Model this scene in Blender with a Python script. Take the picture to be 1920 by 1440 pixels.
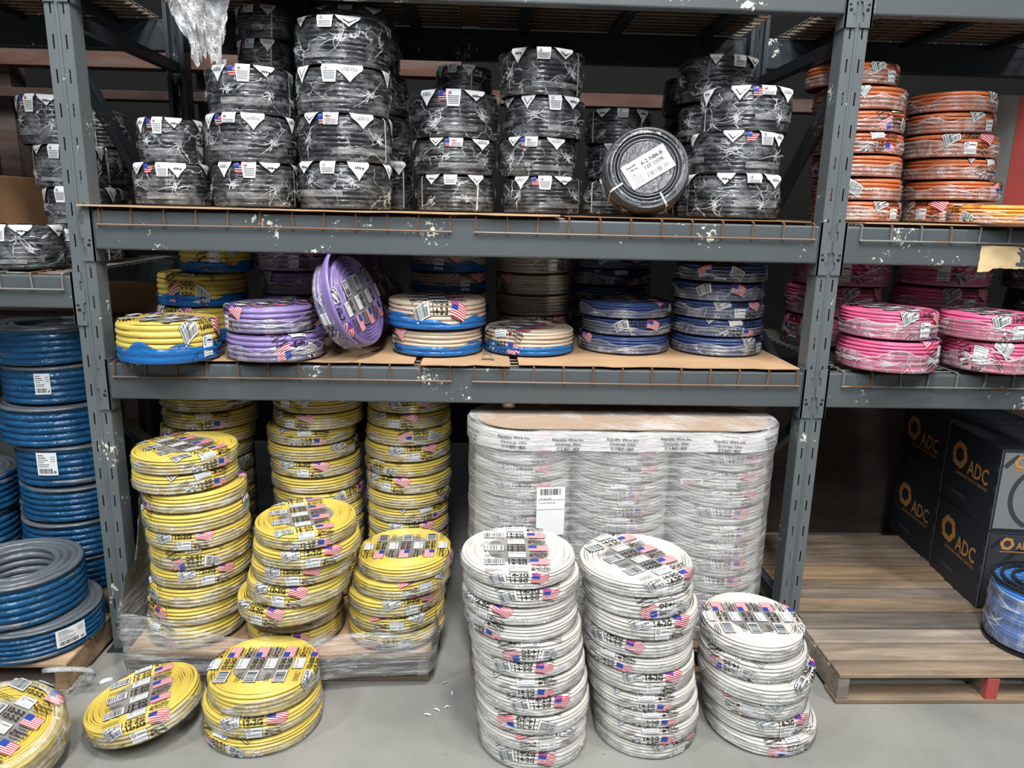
import bpy, bmesh, math, random
from mathutils import Vector, Matrix
PI = math.pi
for o in list(bpy.data.objects): bpy.data.objects.remove(o)
SC = bpy.context.scene
COL = SC.collection

# ------------------------------------------------------------------ camera
PITCH, ROLL, YAW = .2280, .0226, .0402
cy_, sy_ = math.cos(YAW), math.sin(YAW)
fw = Vector((sy_*math.cos(PITCH), cy_*math.cos(PITCH), -math.sin(PITCH)))
r0 = Vector((cy_, -sy_, 0)); u0 = r0.cross(fw)
rt = r0*math.cos(ROLL)+u0*math.sin(ROLL); up = u0*math.cos(ROLL)-r0*math.sin(ROLL)
cd = bpy.data.cameras.new('camera'); cam = bpy.data.objects.new('camera', cd); COL.objects.link(cam)
cd.sensor_width = 36; cd.lens = 1400/1920*36; cd.clip_start = .05; cd.clip_end = 60
m = Matrix((rt, up, -fw)).transposed().to_4x4(); m.translation = Vector((1.330, -2.5567, 1.637)); cam.matrix_world = m
SC.camera = cam
# ------------------------------------------------------------------ world and lamps
W = bpy.data.worlds.new('world'); SC.world = W; W.use_nodes = True
W.node_tree.nodes['Background'].inputs[0].default_value = (.80, .90, 1, 1)
W.node_tree.nodes['Background'].inputs[1].default_value = .12
def lamp(name, loc, aim, power, sx, sy, col):
    l = bpy.data.lights.new(name, 'AREA'); l.shape = 'RECTANGLE'; l.size = sx; l.size_y = sy; l.energy = power; l.color = col
    o = bpy.data.objects.new(name, l); COL.objects.link(o); o.location = loc
    o.rotation_euler = (Vector(aim)-Vector(loc)).to_track_quat('-Z', 'Y').to_euler()
    return o
lamp('bay_or_fill_lamp', (1.75, -2.1, 5.6), (1.75, -1.6, 0), 222, .5, 1.1, (1, .97, .92))
lamp('bay_or_fill_lamp', (-2.2, -2.9, 5.6), (-1.5, -1.6, 0), 150, .5, 1.1, (.93, .97, 1))
lamp('bay_or_fill_lamp', (5.2, -2.9, 5.6), (4.4, -1.6, 0), 160, .5, 1.1, (1, .97, .93))
lamp('bay_or_fill_lamp', (1.2, -4.6, 5.0), (1.4, -.6, .6), 300, .6, 2.6, (.95, .98, 1))  # added soft front fill, brightens the coil sides; not a room fixture
SC.view_settings.view_transform = 'Standard'; SC.view_settings.look = 'None'
SC.view_settings.exposure = 0.0; SC.view_settings.gamma = 1; SC.view_settings.use_curve_mapping = False
SC.cycles.max_bounces = 5; SC.cycles.transparent_max_bounces = 10; SC.cycles.sample_clamp_indirect = 4
SC.cycles.caustics_reflective = False; SC.cycles.caustics_refractive = False

# ------------------------------------------------------------------ materials
def lin(r, g, b):
    f = lambda c: (c/255/12.92) if c/255 <= .04045 else ((c/255+.055)/1.055)**2.4
    return (f(r), f(g), f(b), 1)
def newmat(name):
    mt = bpy.data.materials.new(name); mt.use_nodes = True
    nt = mt.node_tree; return mt, nt, nt.nodes['Principled BSDF']
def nd(nt, t, **kw):
    n = nt.nodes.new(t)
    for k, v in kw.items():
        if k in n.inputs: n.inputs[k].default_value = v
        else: setattr(n, k, v)
    return n
def ramp(nt, src, p0, c0, p1, c1):
    r = nt.nodes.new('ShaderNodeValToRGB'); e = r.color_ramp.elements
    e[0].position = p0; e[0].color = c0; e[1].position = p1; e[1].color = c1
    nt.links.new(src, r.inputs[0]); return r
def coords(nt, scale=(1, 1, 1), rnd=0.0):
    tc = nt.nodes.new('ShaderNodeTexCoord'); mp = nt.nodes.new('ShaderNodeMapping')
    mp.inputs['Scale'].default_value = scale
    nt.links.new(tc.outputs['Object'], mp.inputs[0])
    if rnd:
        oi = nt.nodes.new('ShaderNodeObjectInfo'); mu = nd(nt, 'ShaderNodeMath', operation='MULTIPLY'); mu.inputs[1].default_value = rnd
        nt.links.new(oi.outputs['Random'], mu.inputs[0]); nt.links.new(mu.outputs[0], mp.inputs['Location'])
    return mp.outputs[0]
def plain(name, col, rough=.5, metal=0.0, spec=.5, coat=0.0):
    mt, nt, b = newmat(name); b.inputs['Base Color'].default_value = col; b.inputs['Roughness'].default_value = rough
    b.inputs['Metallic'].default_value = metal; b.inputs['Specular IOR Level'].default_value = spec; b.inputs['Coat Weight'].default_value = coat
    return mt
def mixrgb(nt, fac, a, b):
    x = nt.nodes.new('ShaderNodeMix'); x.data_type = 'RGBA'
    nt.links.new(fac, x.inputs[0])
    for s, v in ((6, a), (7, b)):
        if isinstance(v, tuple): x.inputs[s].default_value = v
        else: nt.links.new(v, x.inputs[s])
    return x.outputs[2]
def bumped(nt, b, src, strength, dist):
    bp = nd(nt, 'ShaderNodeBump'); bp.inputs['Strength'].default_value = strength; bp.inputs['Distance'].default_value = dist
    nt.links.new(src, bp.inputs['Height']); nt.links.new(bp.outputs[0], b.inputs['Normal'])
def cable(name, col, rough=.42, var=.85):
    mt, nt, b = newmat(name)
    c = coords(nt, (1, 1, 1), 7)
    n = nd(nt, 'ShaderNodeTexNoise', Scale=9.0, Detail=3.0); nt.links.new(c, n.inputs[0])
    dk = tuple(x*var for x in col[:3])+(1,)
    nt.links.new(mixrgb(nt, ramp(nt, n.outputs[0], .35, (0, 0, 0, 1), .65, (1, 1, 1, 1)).outputs[0], dk, col), b.inputs['Base Color'])
    b.inputs['Roughness'].default_value = rough; b.inputs['Coat Weight'].default_value = .25; b.inputs['Coat Roughness'].default_value = .15
    n2 = nd(nt, 'ShaderNodeTexNoise', Scale=60.0, Detail=2.0); nt.links.new(c, n2.inputs[0])
    bumped(nt, b, n2.outputs[0], .25, .002)
    return mt
def film(name, col=(.86, .88, .9, 1), haze=.34, crease=.65, rough=.18, base=.05, stretch=(1, 1, 1), cscale=11.0, bump=.5, trans=None, refl=.55, cw=.035, streak=False):
    """clear polythene: mostly see-through, milky along creases, glossy"""
    mt, nt, b = newmat(name); L = nt.links.new
    c = coords(nt, stretch, 9)
    wob = nd(nt, 'ShaderNodeTexNoise', Scale=7.0, Detail=4.0); L(c, wob.inputs[0])
    add = nd(nt, 'ShaderNodeVectorMath', operation='MULTIPLY_ADD'); add.inputs[1].default_value = (.22, .22, .22)
    L(wob.outputs['Color'], add.inputs[0]); L(c, add.inputs[2])
    v = nd(nt, 'ShaderNodeTexVoronoi', feature='DISTANCE_TO_EDGE', Scale=cscale); L(add.outputs[0], v.inputs['Vector'])
    cr = ramp(nt, v.outputs['Distance'], .0, (crease,)*3+(1,), cw, (0, 0, 0, 1))
    n = nd(nt, 'ShaderNodeTexNoise', Scale=14.0, Detail=5.0, Roughness=.65); L(c, n.inputs[0])
    hz = ramp(nt, n.outputs[0], .47, (base,)*3+(1,), .70, (haze,)*3+(1,))
    n3 = nd(nt, 'ShaderNodeTexNoise', Scale=4.0, Detail=2.0); L(c, n3.inputs[0])
    msk = ramp(nt, n3.outputs[0], .42, (0, 0, 0, 1), .6, (1, 1, 1, 1))
    mm = nd(nt, 'ShaderNodeMath', operation='MULTIPLY'); L(cr.outputs[0], mm.inputs[0]); L(msk.outputs[0], mm.inputs[1])
    mx = nd(nt, 'ShaderNodeMath', operation='MAXIMUM'); L(mm.outputs[0], mx.inputs[0]); L(hz.outputs[0], mx.inputs[1])
    if streak:   # bundles of fine pulled streaks round knots in the film
        mp2 = nd(nt, 'ShaderNodeMapping'); mp2.inputs['Scale'].default_value = (10, 10, 60); mp2.inputs['Rotation'].default_value = (.5, .4, .3); L(c, mp2.inputs[0])
        ns = nd(nt, 'ShaderNodeTexNoise', Scale=1.6, Detail=4.0, Roughness=.7, Distortion=.8); L(mp2.outputs[0], ns.inputs[0])
        n5 = nd(nt, 'ShaderNodeTexNoise', Scale=9.0, Detail=1.0); L(c, n5.inputs[0])
        a1 = ramp(nt, ns.outputs[0], .55, (0, 0, 0, 1), .68, (.55, .55, .55, 1)); a2 = ramp(nt, n5.outputs[0], .54, (0, 0, 0, 1), .64, (1, 1, 1, 1))
        am = nd(nt, 'ShaderNodeMath', operation='MULTIPLY'); L(a1.outputs[0], am.inputs[0]); L(a2.outputs[0], am.inputs[1])
        mx0 = nd(nt, 'ShaderNodeMath', operation='MAXIMUM'); L(am.outputs[0], mx0.inputs[0]); L(mx.outputs[0], mx0.inputs[1]); mx = mx0
    lw = nd(nt, 'ShaderNodeFresnel', IOR=1.45)
    bp = nd(nt, 'ShaderNodeBump'); bp.inputs['Strength'].default_value = bump; bp.inputs['Distance'].default_value = .006
    nb = nd(nt, 'ShaderNodeTexNoise', Scale=38.0, Detail=3.0); L(c, nb.inputs[0])
    hb = nd(nt, 'ShaderNodeMath', operation='ADD'); L(nb.outputs[0], hb.inputs[0]); L(cr.outputs[0], hb.inputs[1])
    L(hb.outputs[0], bp.inputs['Height']); L(bp.outputs[0], lw.inputs['Normal'])
    tr = nd(nt, 'ShaderNodeBsdfTransparent'); gl = nd(nt, 'ShaderNodeBsdfGlossy', Roughness=rough)
    if trans: tr.inputs[0].default_value = trans
    L(bp.outputs[0], gl.inputs['Normal'])
    fs = nd(nt, 'ShaderNodeMath', operation='MULTIPLY'); fs.inputs[1].default_value = refl; L(lw.outputs[0], fs.inputs[0])
    m1 = nd(nt, 'ShaderNodeMixShader'); L(fs.outputs[0], m1.inputs[0]); L(tr.outputs[0], m1.inputs[1]); L(gl.outputs[0], m1.inputs[2])
    b.inputs['Base Color'].default_value = col; b.inputs['Roughness'].default_value = .3; L(bp.outputs[0], b.inputs['Normal'])
    m2 = nd(nt, 'ShaderNodeMixShader'); L(mx.outputs[0], m2.inputs[0]); L(m1.outputs[0], m2.inputs[1]); L(b.outputs[0], m2.inputs[2])
    L(m2.outputs[0], nt.nodes['Material Output'].inputs[0])
    return mt
def paint(name, col, chip=.62, rust=.7, rough=.42):
    mt, nt, b = newmat(name); L = nt.links.new
    c = coords(nt, (1, 1, 1), 11)
    n = nd(nt, 'ShaderNodeTexNoise', Scale=3.0, Detail=5.0); L(c, n.inputs[0])
    base = mixrgb(nt, ramp(nt, n.outputs[0], .3, (0, 0, 0, 1), .7, (1, 1, 1, 1)).outputs[0], tuple(x*.82 for x in col[:3])+(1,), col)
    n2 = nd(nt, 'ShaderNodeTexNoise', Scale=58.0, Detail=6.0, Roughness=.7); L(c, n2.inputs[0])
    n3 = nd(nt, 'ShaderNodeTexNoise', Scale=7.0, Detail=1.0); L(c, n3.inputs[0])
    mu = nd(nt, 'ShaderNodeMath', operation='MULTIPLY'); L(n2.outputs[0], mu.inputs[0]); L(n3.outputs[0], mu.inputs[1])
    ch = ramp(nt, mu.outputs[0], chip*.62, (0, 0, 0, 1), chip*.62+.008, (1, 1, 1, 1))
    c2 = mixrgb(nt, ch.outputs[0], base, lin(222, 220, 205))
    n4 = nd(nt, 'ShaderNodeTexNoise', Scale=6.0, Detail=6.0); L(c, n4.inputs[0])
    rs = ramp(nt, n4.outputs[0], rust, (0, 0, 0, 1), rust+.06, (1, 1, 1, 1))
    L(mixrgb(nt, rs.outputs[0], c2, lin(112, 78, 52)), b.inputs['Base Color'])
    b.inputs['Roughness'].default_value = rough
    bumped(nt, b, n2.outputs[0], .08, .002)
    return mt
def wood(name, a, bcol, sc=(1, 14, 14), rough=.75):
    mt, nt, b = newmat(name); L = nt.links.new
    c = coords(nt, sc, 13)
    n = nd(nt, 'ShaderNodeTexNoise', Scale=3.0, Detail=6.0, Roughness=.65, Distortion=.6); L(c, n.inputs[0])
    oi = nd(nt, 'ShaderNodeObjectInfo'); hs = nd(nt, 'ShaderNodeHueSaturation')
    r1 = nd(nt, 'ShaderNodeMapRange'); r1.inputs['To Min'].default_value = .55; r1.inputs['To Max'].default_value = 1.2; L(oi.outputs['Random'], r1.inputs[0]); L(r1.outputs[0], hs.inputs['Value'])
    fr = nd(nt, 'ShaderNodeMath', operation='FRACT'); m7 = nd(nt, 'ShaderNodeMath', operation='MULTIPLY'); m7.inputs[1].default_value = 7.3; L(oi.outputs['Random'], m7.inputs[0]); L(m7.outputs[0], fr.inputs[0])
    r2 = nd(nt, 'ShaderNodeMapRange'); r2.inputs['To Min'].default_value = .55; r2.inputs['To Max'].default_value = 1.05; L(fr.outputs[0], r2.inputs[0]); L(r2.outputs[0], hs.inputs['Saturation'])
    n8 = nd(nt, 'ShaderNodeTexNoise', Scale=1.1, Detail=3.0); L(c, n8.inputs[0]); gr = ramp(nt, n8.outputs[0], .45, (0, 0, 0, 1), .65, (.6, .6, .6, 1))
    L(mixrgb(nt, gr.outputs[0], ramp(nt, n.outputs[0], .3, a, .68, bcol).outputs[0], lin(96, 88, 80)), hs.inputs['Color']); L(hs.outputs[0], b.inputs['Base Color'])
    b.inputs['Roughness'].default_value = rough; bumped(nt, b, n.outputs[0], .35, .003)
    return mt
def card(name, col):
    mt, nt, b = newmat(name); L = nt.links.new
    c = coords(nt, (1, 1, 1), 5)
    n = nd(nt, 'ShaderNodeTexNoise', Scale=5.0, Detail=5.0); L(c, n.inputs[0])
    L(ramp(nt, n.outputs[0], .3, tuple(x*.78 for x in col[:3])+(1,), .7, col).outputs[0], b.inputs['Base Color'])
    b.inputs['Roughness'].default_value = .85
    return mt
M = {}
M['yellow'] = cable('yellow_cable', lin(222, 198, 94)); M['white'] = cable('white_cable', lin(217, 213, 205), var=.92)
M['orange'] = cable('orange_cable', lin(204, 112, 68)); M['orange2'] = cable('bright_orange_cable', lin(240, 160, 62))
M['pink'] = cable('pink_cable', lin(232, 104, 150)); M['purple'] = cable('purple_cable', lin(142, 122, 180))
M['tan'] = cable('tan_cable', lin(206, 188, 166)); M['navy'] = cable('blue_cable', lin(58, 82, 136))
M['black'] = cable('black_cable', lin(54, 57, 62), rough=.3); M['conduit'] = cable('grey_conduit', lin(92, 98, 106), rough=.4)
M['spoolblue'] = cable('light_blue_cable', lin(70, 140, 225))
M['film'] = film('clear_film', (.90, .91, .92, 1), haze=.46, crease=.7, base=.10, refl=.7); M['film_black'] = film('clear_film_on_black', (.80, .84, .88, 1), haze=.22, crease=.75, base=.012, rough=.14, cscale=8.0, bump=.55, refl=.65, cw=.03, stretch=(1, 1, 1.6), streak=True)  # film_black: its milky haze also paints in glare off the wrap
M['knot'] = film('film_streak', (.86, .89, .93, 1), haze=.9, crease=.95, base=.5, rough=.2, cscale=60.0, bump=.6, refl=.6)
M['edge'] = film('film_edge', (.93, .94, .95, 1), haze=.8, crease=.8, base=.35, cscale=40.0, refl=.4)
M['tapeband'] = film('clear_tape_band', (.8, .82, .82, 1), haze=.4, crease=.8, base=.10, cscale=30.0, stretch=(1, 1, 5), refl=.5)
M['disc_black'] = film('film_on_black_face', (.10, .10, .11, 1), haze=.8, crease=.3, base=.6, bump=.3)
M['film_white'] = film('hazy_film', (.93, .94, .95, 1), haze=.55, crease=.7, base=.10, refl=.6)
M['film_disc'] = film('film_over_hole', (.42, .40, .38, 1), haze=.75, crease=.3, base=.5)
M['film_blue'] = film('blue_bag_film', lin(22, 104, 176), haze=.97, crease=.3, base=.88, cscale=6.0)
M['film_conduit'] = film('blue_tinted_film', lin(42, 112, 164), haze=.62, crease=.55, base=.30, stretch=(1, 1, 2), cscale=7.0, rough=.12, trans=(.25, .58, .9, 1))
M['stretch'] = film('stretch_film', (.95, .95, .95, 1), haze=.58, crease=.4, base=.17, stretch=(.5, .5, 6), cscale=8.0, refl=.35)
M['band'] = film('band_film', (.97, .97, .97, 1), haze=.8, crease=.3, base=.5, stretch=(.5, .5, 4), cscale=8.0, refl=.35)
M['stretch_clear'] = film('clear_stretch_film', (.86, .9, .92, 1), haze=.6, crease=.8, base=.13, stretch=(.5, .5, 7), cscale=7.0, rough=.12, refl=.9)
M['scrap'] = film('crumpled_film', (.84, .86, .88, 1), haze=.75, crease=.9, base=.22, cscale=16.0)
M['p_white'] = plain('label_white', lin(232, 234, 236), .35); M['p_black'] = plain('print_black', (.012, .012, .014, 1), .4)
M['p_red'] = plain('print_red', lin(206, 44, 58), .4); M['p_blue'] = plain('print_blue', lin(40, 64, 150), .4); M['p_grey'] = plain('print_grey', lin(120, 122, 124), .5)
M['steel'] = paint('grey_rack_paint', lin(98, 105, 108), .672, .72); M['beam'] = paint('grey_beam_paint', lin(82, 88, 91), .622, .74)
M['steel_shaded'] = paint('shaded_rack_paint', lin(48, 55, 62), .68, .76)  # same rack grey, darkened to paint in the shade inside the bays
M['wire'] = paint('rusty_wire', lin(120, 96, 78), .7, .45); M['wire_grey'] = paint('grey_wire', lin(120, 118, 112), .66, .56)
M['card'] = card('cardboard', lin(196, 160, 122)); M['card_dark'] = card('brown_cardboard', lin(150, 112, 76)); M['kraft'] = card('kraft_paper', lin(222, 196, 148))
M['timber'] = wood('red_brown_timber', lin(58, 32, 24), lin(92, 52, 38), (1, 10, 10)); M['ply'] = wood('dark_plywood', lin(62, 46, 38), lin(86, 64, 52), (2, 2, 8))
M['pallet'] = wood('weathered_pallet_wood', lin(118, 96, 74), lin(176, 150, 118), (1.0, 9, 9)); M['pallet2'] = wood('pale_pallet_wood', lin(150, 118, 84), lin(198, 166, 126), (1.2, 10, 10))
M['redpaint'] = plain('red_end_paint', lin(170, 70, 66), .7)
M['boxblack'] = plain('black_carton', lin(34, 38, 46), .5); M['boxgrey'] = plain('grey_carton_panel', lin(118, 122, 122), .55); M['gold'] = plain('gold_print', lin(186, 134, 74), .5)
M['swirl'] = plain('dark_swirl_print', lin(52, 56, 62), .5); M['flange'] = plain('black_plastic', (.012, .012, .014, 1), .4)
M['zinc'] = plain('zinc', lin(190, 200, 205), .3, .8); M['strap'] = plain('white_strap', lin(205, 205, 198), .4); M['tape'] = plain('dark_tape', lin(60, 58, 56), .4)
def concrete():
    mt, nt, b = newmat('concrete'); L = nt.links.new
    c = coords(nt)
    n = nd(nt, 'ShaderNodeTexNoise', Scale=1.6, Detail=8.0, Roughness=.6); L(c, n.inputs[0])
    n2 = nd(nt, 'ShaderNodeTexNoise', Scale=55.0, Detail=4.0); L(c, n2.inputs[0])
    base = ramp(nt, n.outputs[0], .3, lin(124, 124, 120), .7, lin(152, 151, 146)).outputs[0]
    sp = ramp(nt, n2.outputs[0], .66, (0, 0, 0, 1), .74, (1, 1, 1, 1))
    L(mixrgb(nt, sp.outputs[0], base, lin(112, 110, 104)), b.inputs['Base Color'])
    b.inputs['Roughness'].default_value = .55; bumped(nt, b, n2.outputs[0], .1, .002)
    return mt
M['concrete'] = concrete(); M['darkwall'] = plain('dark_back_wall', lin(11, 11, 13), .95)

# ------------------------------------------------------------------ object helpers
def obj(name, me, mats=None, parent=None, smooth=False):
    if mats is not None:
        for x in (mats if isinstance(mats, (list, tuple)) else [mats]): me.materials.append(M[x] if isinstance(x, str) else x)
    o = bpy.data.objects.new(name, me); COL.objects.link(o)
    if parent: o.parent = parent
    if smooth:
        for p in me.polygons: p.use_smooth = True
    return o
def thing(name, label, cat, loc=(0, 0, 0), group=None):
    o = bpy.data.objects.new(name, None); COL.objects.link(o); o.location = loc; o.empty_display_size = .05
    return tag(o, label, cat, group)
def tag(o, label, cat, group=None):
    o['label'] = label; o['category'] = cat
    if group: o['group'] = group
    return o
class MB:
    def __init__(s): s.v = []; s.f = []; s.m = []
    def quad(s, pts, mi=0):
        k = len(s.v); s.v += [tuple(p) for p in pts]; s.f.append(tuple(range(k, k+len(pts)))); s.m.append(mi)
    def box(s, x0, x1, y0, y1, z0, z1, mi=0):
        k = len(s.v); s.v += [(x, y, z) for z in (z0, z1) for y in (y0, y1) for x in (x0, x1)]
        for f in ((0, 2, 3, 1), (4, 5, 7, 6), (0, 1, 5, 4), (2, 6, 7, 3), (0, 4, 6, 2), (1, 3, 7, 5)): s.f.append(tuple(k+i for i in f)); s.m.append(mi)
    def tube(s, pts, r, n=6, mi=0, close=True):
        k = len(s.v); P = [Vector(p) for p in pts]
        for i, p in enumerate(P):
            t = (P[min(i+1, len(P)-1)]-P[max(i-1, 0)]).normalized()
            a = t.orthogonal().normalized() if abs(t.z) > .9 else t.cross(Vector((0, 0, 1))).normalized()
            b = t.cross(a)
            for j in range(n): s.v.append(tuple(p+r*(a*math.cos(2*PI*j/n)+b*math.sin(2*PI*j/n))))
        for i in range(len(P)-1):
            for j in range(n):
                s.f.append((k+i*n+j, k+i*n+(j+1) % n, k+(i+1)*n+(j+1) % n, k+(i+1)*n+j)); s.m.append(mi)
        if close:
            s.f.append(tuple(k+j for j in reversed(range(n)))); s.m.append(mi)
            s.f.append(tuple(k+(len(P)-1)*n+j for j in range(n))); s.m.append(mi)
    def mesh(s, name):
        me = bpy.data.meshes.new(name); me.from_pydata(s.v, [], s.f); me.polygons.foreach_set('material_index', s.m); me.update(); return me
    def build(s, name, mats, parent=None, smooth=False, bevel=0):
        o = obj(name, s.mesh(name), mats, parent, smooth)
        if bevel:
            b = o.modifiers.new('b', 'BEVEL'); b.width = bevel; b.segments = 2; b.limit_method = 'ANGLE'
        return o
_txt = {}
def text_polys(s, size=1.0, shear=0.0, bold=0.0):
    k = (s, shear, bold)
    if k not in _txt:
        cu = bpy.data.curves.new('t', 'FONT'); cu.body = s; cu.resolution_u = 2; cu.shear = shear; cu.offset = bold; cu.align_x = 'CENTER'
        o = bpy.data.objects.new('t', cu); COL.objects.link(o); dg = bpy.context.evaluated_depsgraph_get()
        me = o.evaluated_get(dg).to_mesh()
        _txt[k] = [[(me.vertices[i].co.x, me.vertices[i].co.y) for i in p.vertices] for p in me.polygons]
        o.evaluated_get(dg).to_mesh_clear(); bpy.data.objects.remove(o)
    return [[(x*size, y*size) for x, y in p] for p in _txt[k]]
def fit_text(s, w, h, shear=0.0, bold=.02):
    P = text_polys(s, 1, shear, bold); xs = [x for p in P for x, _ in p]; ys = [y for p in P for _, y in p]
    ax, ay = w/(max(xs)-min(xs)), h/(max(ys)-min(ys)); x0, y0 = min(xs), min(ys)
    return [[((x-x0)*ax-w/2, (y-y0)*ay-h/2) for x, y in p] for p in P]

# ------------------------------------------------------------------ the setting
fl = MB(); fl.box(-7, 9, -9, 4, -.2, 0); o = fl.build('floor', 'concrete'); o['kind'] = 'structure'
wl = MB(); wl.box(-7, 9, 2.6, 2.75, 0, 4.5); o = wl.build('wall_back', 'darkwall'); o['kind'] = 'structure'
# timber framing behind the rack
for i, (x0, x1, z0, z1, lb) in enumerate([(-3, 1.2, 2.29, 2.385, 'upper red-brown timber rail behind the rack, at upper left'),
                                   (-3, 1.0, 2.14, 2.185, 'thin lower timber rail behind the rack, at upper left'),
                                   (1.25, 4.6, 2.17, 2.235, 'red-brown timber rail behind the rear beam, centre to right')]):
    b = MB(); b.box(x0, x1, 1.5, 1.6, z0, z1); tag(b.build('timber_rail', 'timber', None, False, .004), lb, 'rail', 'timber framing behind the rack')
for x, lb in ((-1.16, 'leftmost upright timber stud behind the left bay'), (-.12, 'timber stud behind the left bay, right of the leftmost stud')):
    b = MB(); b.box(x-.05, x+.05, 1.61, 1.75, 0, 2.7); tag(b.build('timber_stud', 'timber', None, False, .004), lb, 'stud', 'timber framing behind the rack')
b = MB(); b.box(2.52, 4.7, 1.085, 1.105, 0, .965); tag(b.build('plywood_panel', 'ply'), 'dark brown plywood panel standing behind the wooden pallet, lower right', 'panel')

# ------------------------------------------------------------------ the rack
def post(name, parent, x, y, h=2.75, flip=1):
    """slotted C post: front web with two columns of slots and a centre rib, side flanges, lips"""
    b = MB(); xs = [-.038, -.0225, -.0175, -.006, 0, .006, .0175, .0225, .038]
    ys = [0, 0, 0, 0, .004, 0, 0, 0, 0]
    zs = [0.0]; z = 2.14+.1016*5; tops = []
    while z > .06: tops.append(z); z -= .1016
    for t in reversed(tops): zs += [t-.042, t]
    zs.append(h); zs = sorted(set(q for q in zs if q <= h))
    for i in range(8):
        for j in range(len(zs)-1):
            if i in (1, 6) and any(abs(zs[j+1]-t) < 1e-4 for t in tops): continue
            b.quad([(x+xs[i], y+flip*ys[i], zs[j]), (x+xs[i+1], y+flip*ys[i+1], zs[j]), (x+xs[i+1], y+flip*ys[i+1], zs[j+1]), (x+xs[i], y+flip*ys[i], zs[j+1])])
    d = .072*flip
    for s in (-1, 1):
        q = [(x+s*.038, y), (x+s*.038, y+d), (x+s*.022, y+d)]
        for a, c in zip(q, q[1:]): b.quad([(*a, 0), (*c, 0), (*c, h), (*a, h)])
    o = b.build(name, 'steel' if flip == 1 else 'steel_shaded', parent)
    sm = o.modifiers.new('s', 'SOLIDIFY'); sm.thickness = .0026; sm.offset = 0
    return o
def frame(x, label, dark=False):
    t = thing('upright_frame', label, 'rack upright', (x, 0, 0), 'slotted steel upright frames')
    post('front_post', t, 0, 0); post('rear_post', t, 0, .98, flip=-1)
    def brace(nm, z0, z1, w=.04):
        b = MB(); y0, y1 = .07, .91; h = w/2*math.hypot(1, (z1-z0)/(y1-y0))
        for s, q in ((-.018, -.015), (.015, .018)):
            k = [(s, y0, z0-h), (s, y1, z1-h), (s, y1, z1+h), (s, y0, z0+h)]; k2 = [(q, *p[1:]) for p in k]
            b.quad(k); b.quad(k2[::-1])
            for i in range(4): b.quad([k[i], k2[i], k2[(i+1) % 4], k[(i+1) % 4]])
        for e in (h-.003, -h):
            k = [(-.018, y0, z0+e), (-.018, y1, z1+e), (.018, y1, z1+e), (.018, y0, z0+e)]; b.quad(k); b.quad([(p[0], p[1], p[2]+.003) for p in k])
        b.build(nm, 'steel_shaded', t)
    brace('horizontal_brace', 2.20, 2.20); brace('diagonal_brace', 2.08, 1.36); brace('diagonal_brace', .93, 1.28); brace('diagonal_brace', .90, .28); brace('horizontal_brace', .16, .16)
    for y in (.036, .944): b = MB(); b.box(-.055, .055, y-.06, y+.06, 0, .006); b.build('foot_plate', 'steel_shaded', t)
    return t
frame(0, 'grey slotted upright frame at left, between the blue conduit and the yellow coils')
frame(2.515, 'grey slotted upright frame at right, between the white coils and the wooden pallet')
def connector(parent, px, z0, z1, side):
    """hooked end plate lying on the post face; side +1: beam leaves to the right"""
    b = MB(); s = side; x = lambda q: px+s*q; y0, y1 = -.0075, -.0028
    prof = [(.046, z1+.012), (.012, z1+.012), (.012, z1-.018), (.018, z1-.018), (.018, z1-.048), (.004, z1-.048), (.004, z1-.088), (.012, z1-.092), (.012, z1-.12), (.018, z1-.125), (.018, z1-.15), (.006, z1-.152), (.006, z1-.166), (.046, z1-.166)]
    if s < 0: prof = prof[::-1]
    n = len(prof)
    b.quad([(x(q), y0, z) for q, z in prof][::-1] if s > 0 else [(x(q), y0, z) for q, z in prof][::-1])
    b.quad([(x(q), y1, z) for q, z in prof])
    for i in range(n):
        a, c = prof[i], prof[(i+1) % n]; b.quad([(x(a[0]), y0, a[1]), (x(c[0]), y0, c[1]), (x(c[0]), y1, c[1]), (x(a[0]), y1, a[1])])
    b.box(*sorted((x(.0385), x(.0455))), -.0075, .05, z1-.166, z1+.012)
    b.box(*sorted((x(.026), x(.034))), -.0085, -.0074, z1-.101, z1-.095, 1); b.box(*sorted((x(.022), x(.032))), -.0085, -.0074, z1-.118, z1-.109, 1)
    b.build('end_connector', ['steel', 'p_black'], parent)
def beam(x0, x1, z0, z1, label, front=True, left=True, right=True, pl=0, pr=2.515):
    t = thing('shelf_beam', label, 'shelf beam', ((x0+x1)/2, 0 if front else .98, z0), 'grey steel shelf beams')
    inv = -Vector(t.location)
    b = MB(); y0, y1 = (-.006, .044) if front else (.936, .986)
    b.box(x0, x1, y0, y1, z0, z1)
    for i in range(len(b.v)): b.v[i] = tuple(Vector(b.v[i])+inv)
    b.build('beam_channel', 'beam' if front else 'steel_shaded', t, False, .006)
    if front:
        for on, p, s in ((left, pl, 1), (right, pr, -1)):
            if on:
                n0 = len(COL.objects); connector(t, p, z0, z1, s); c = t.children[-1]
                c.data.transform(Matrix.Translation(inv))
    return t
LV = [(.9726, 1.0996, 'lower'), (1.4828, 1.6098, 'middle'), (2.272, 2.399, 'top')]
for z0, z1, nm in LV:
    beam(.0455, 2.4695, z0, z1, f'front {nm} shelf beam of the wide centre bay')
    beam(.0455, 2.4695, z0, z1, f'rear {nm} shelf beam at the back of the centre bay', False)
    beam(2.5605, 4.9, z0, z1, f'front {nm} shelf beam of the right bay', right=False, pl=2.515)
    beam(2.5605, 4.9, z0, z1, f'rear {nm} shelf beam at the back of the right bay', False)
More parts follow.
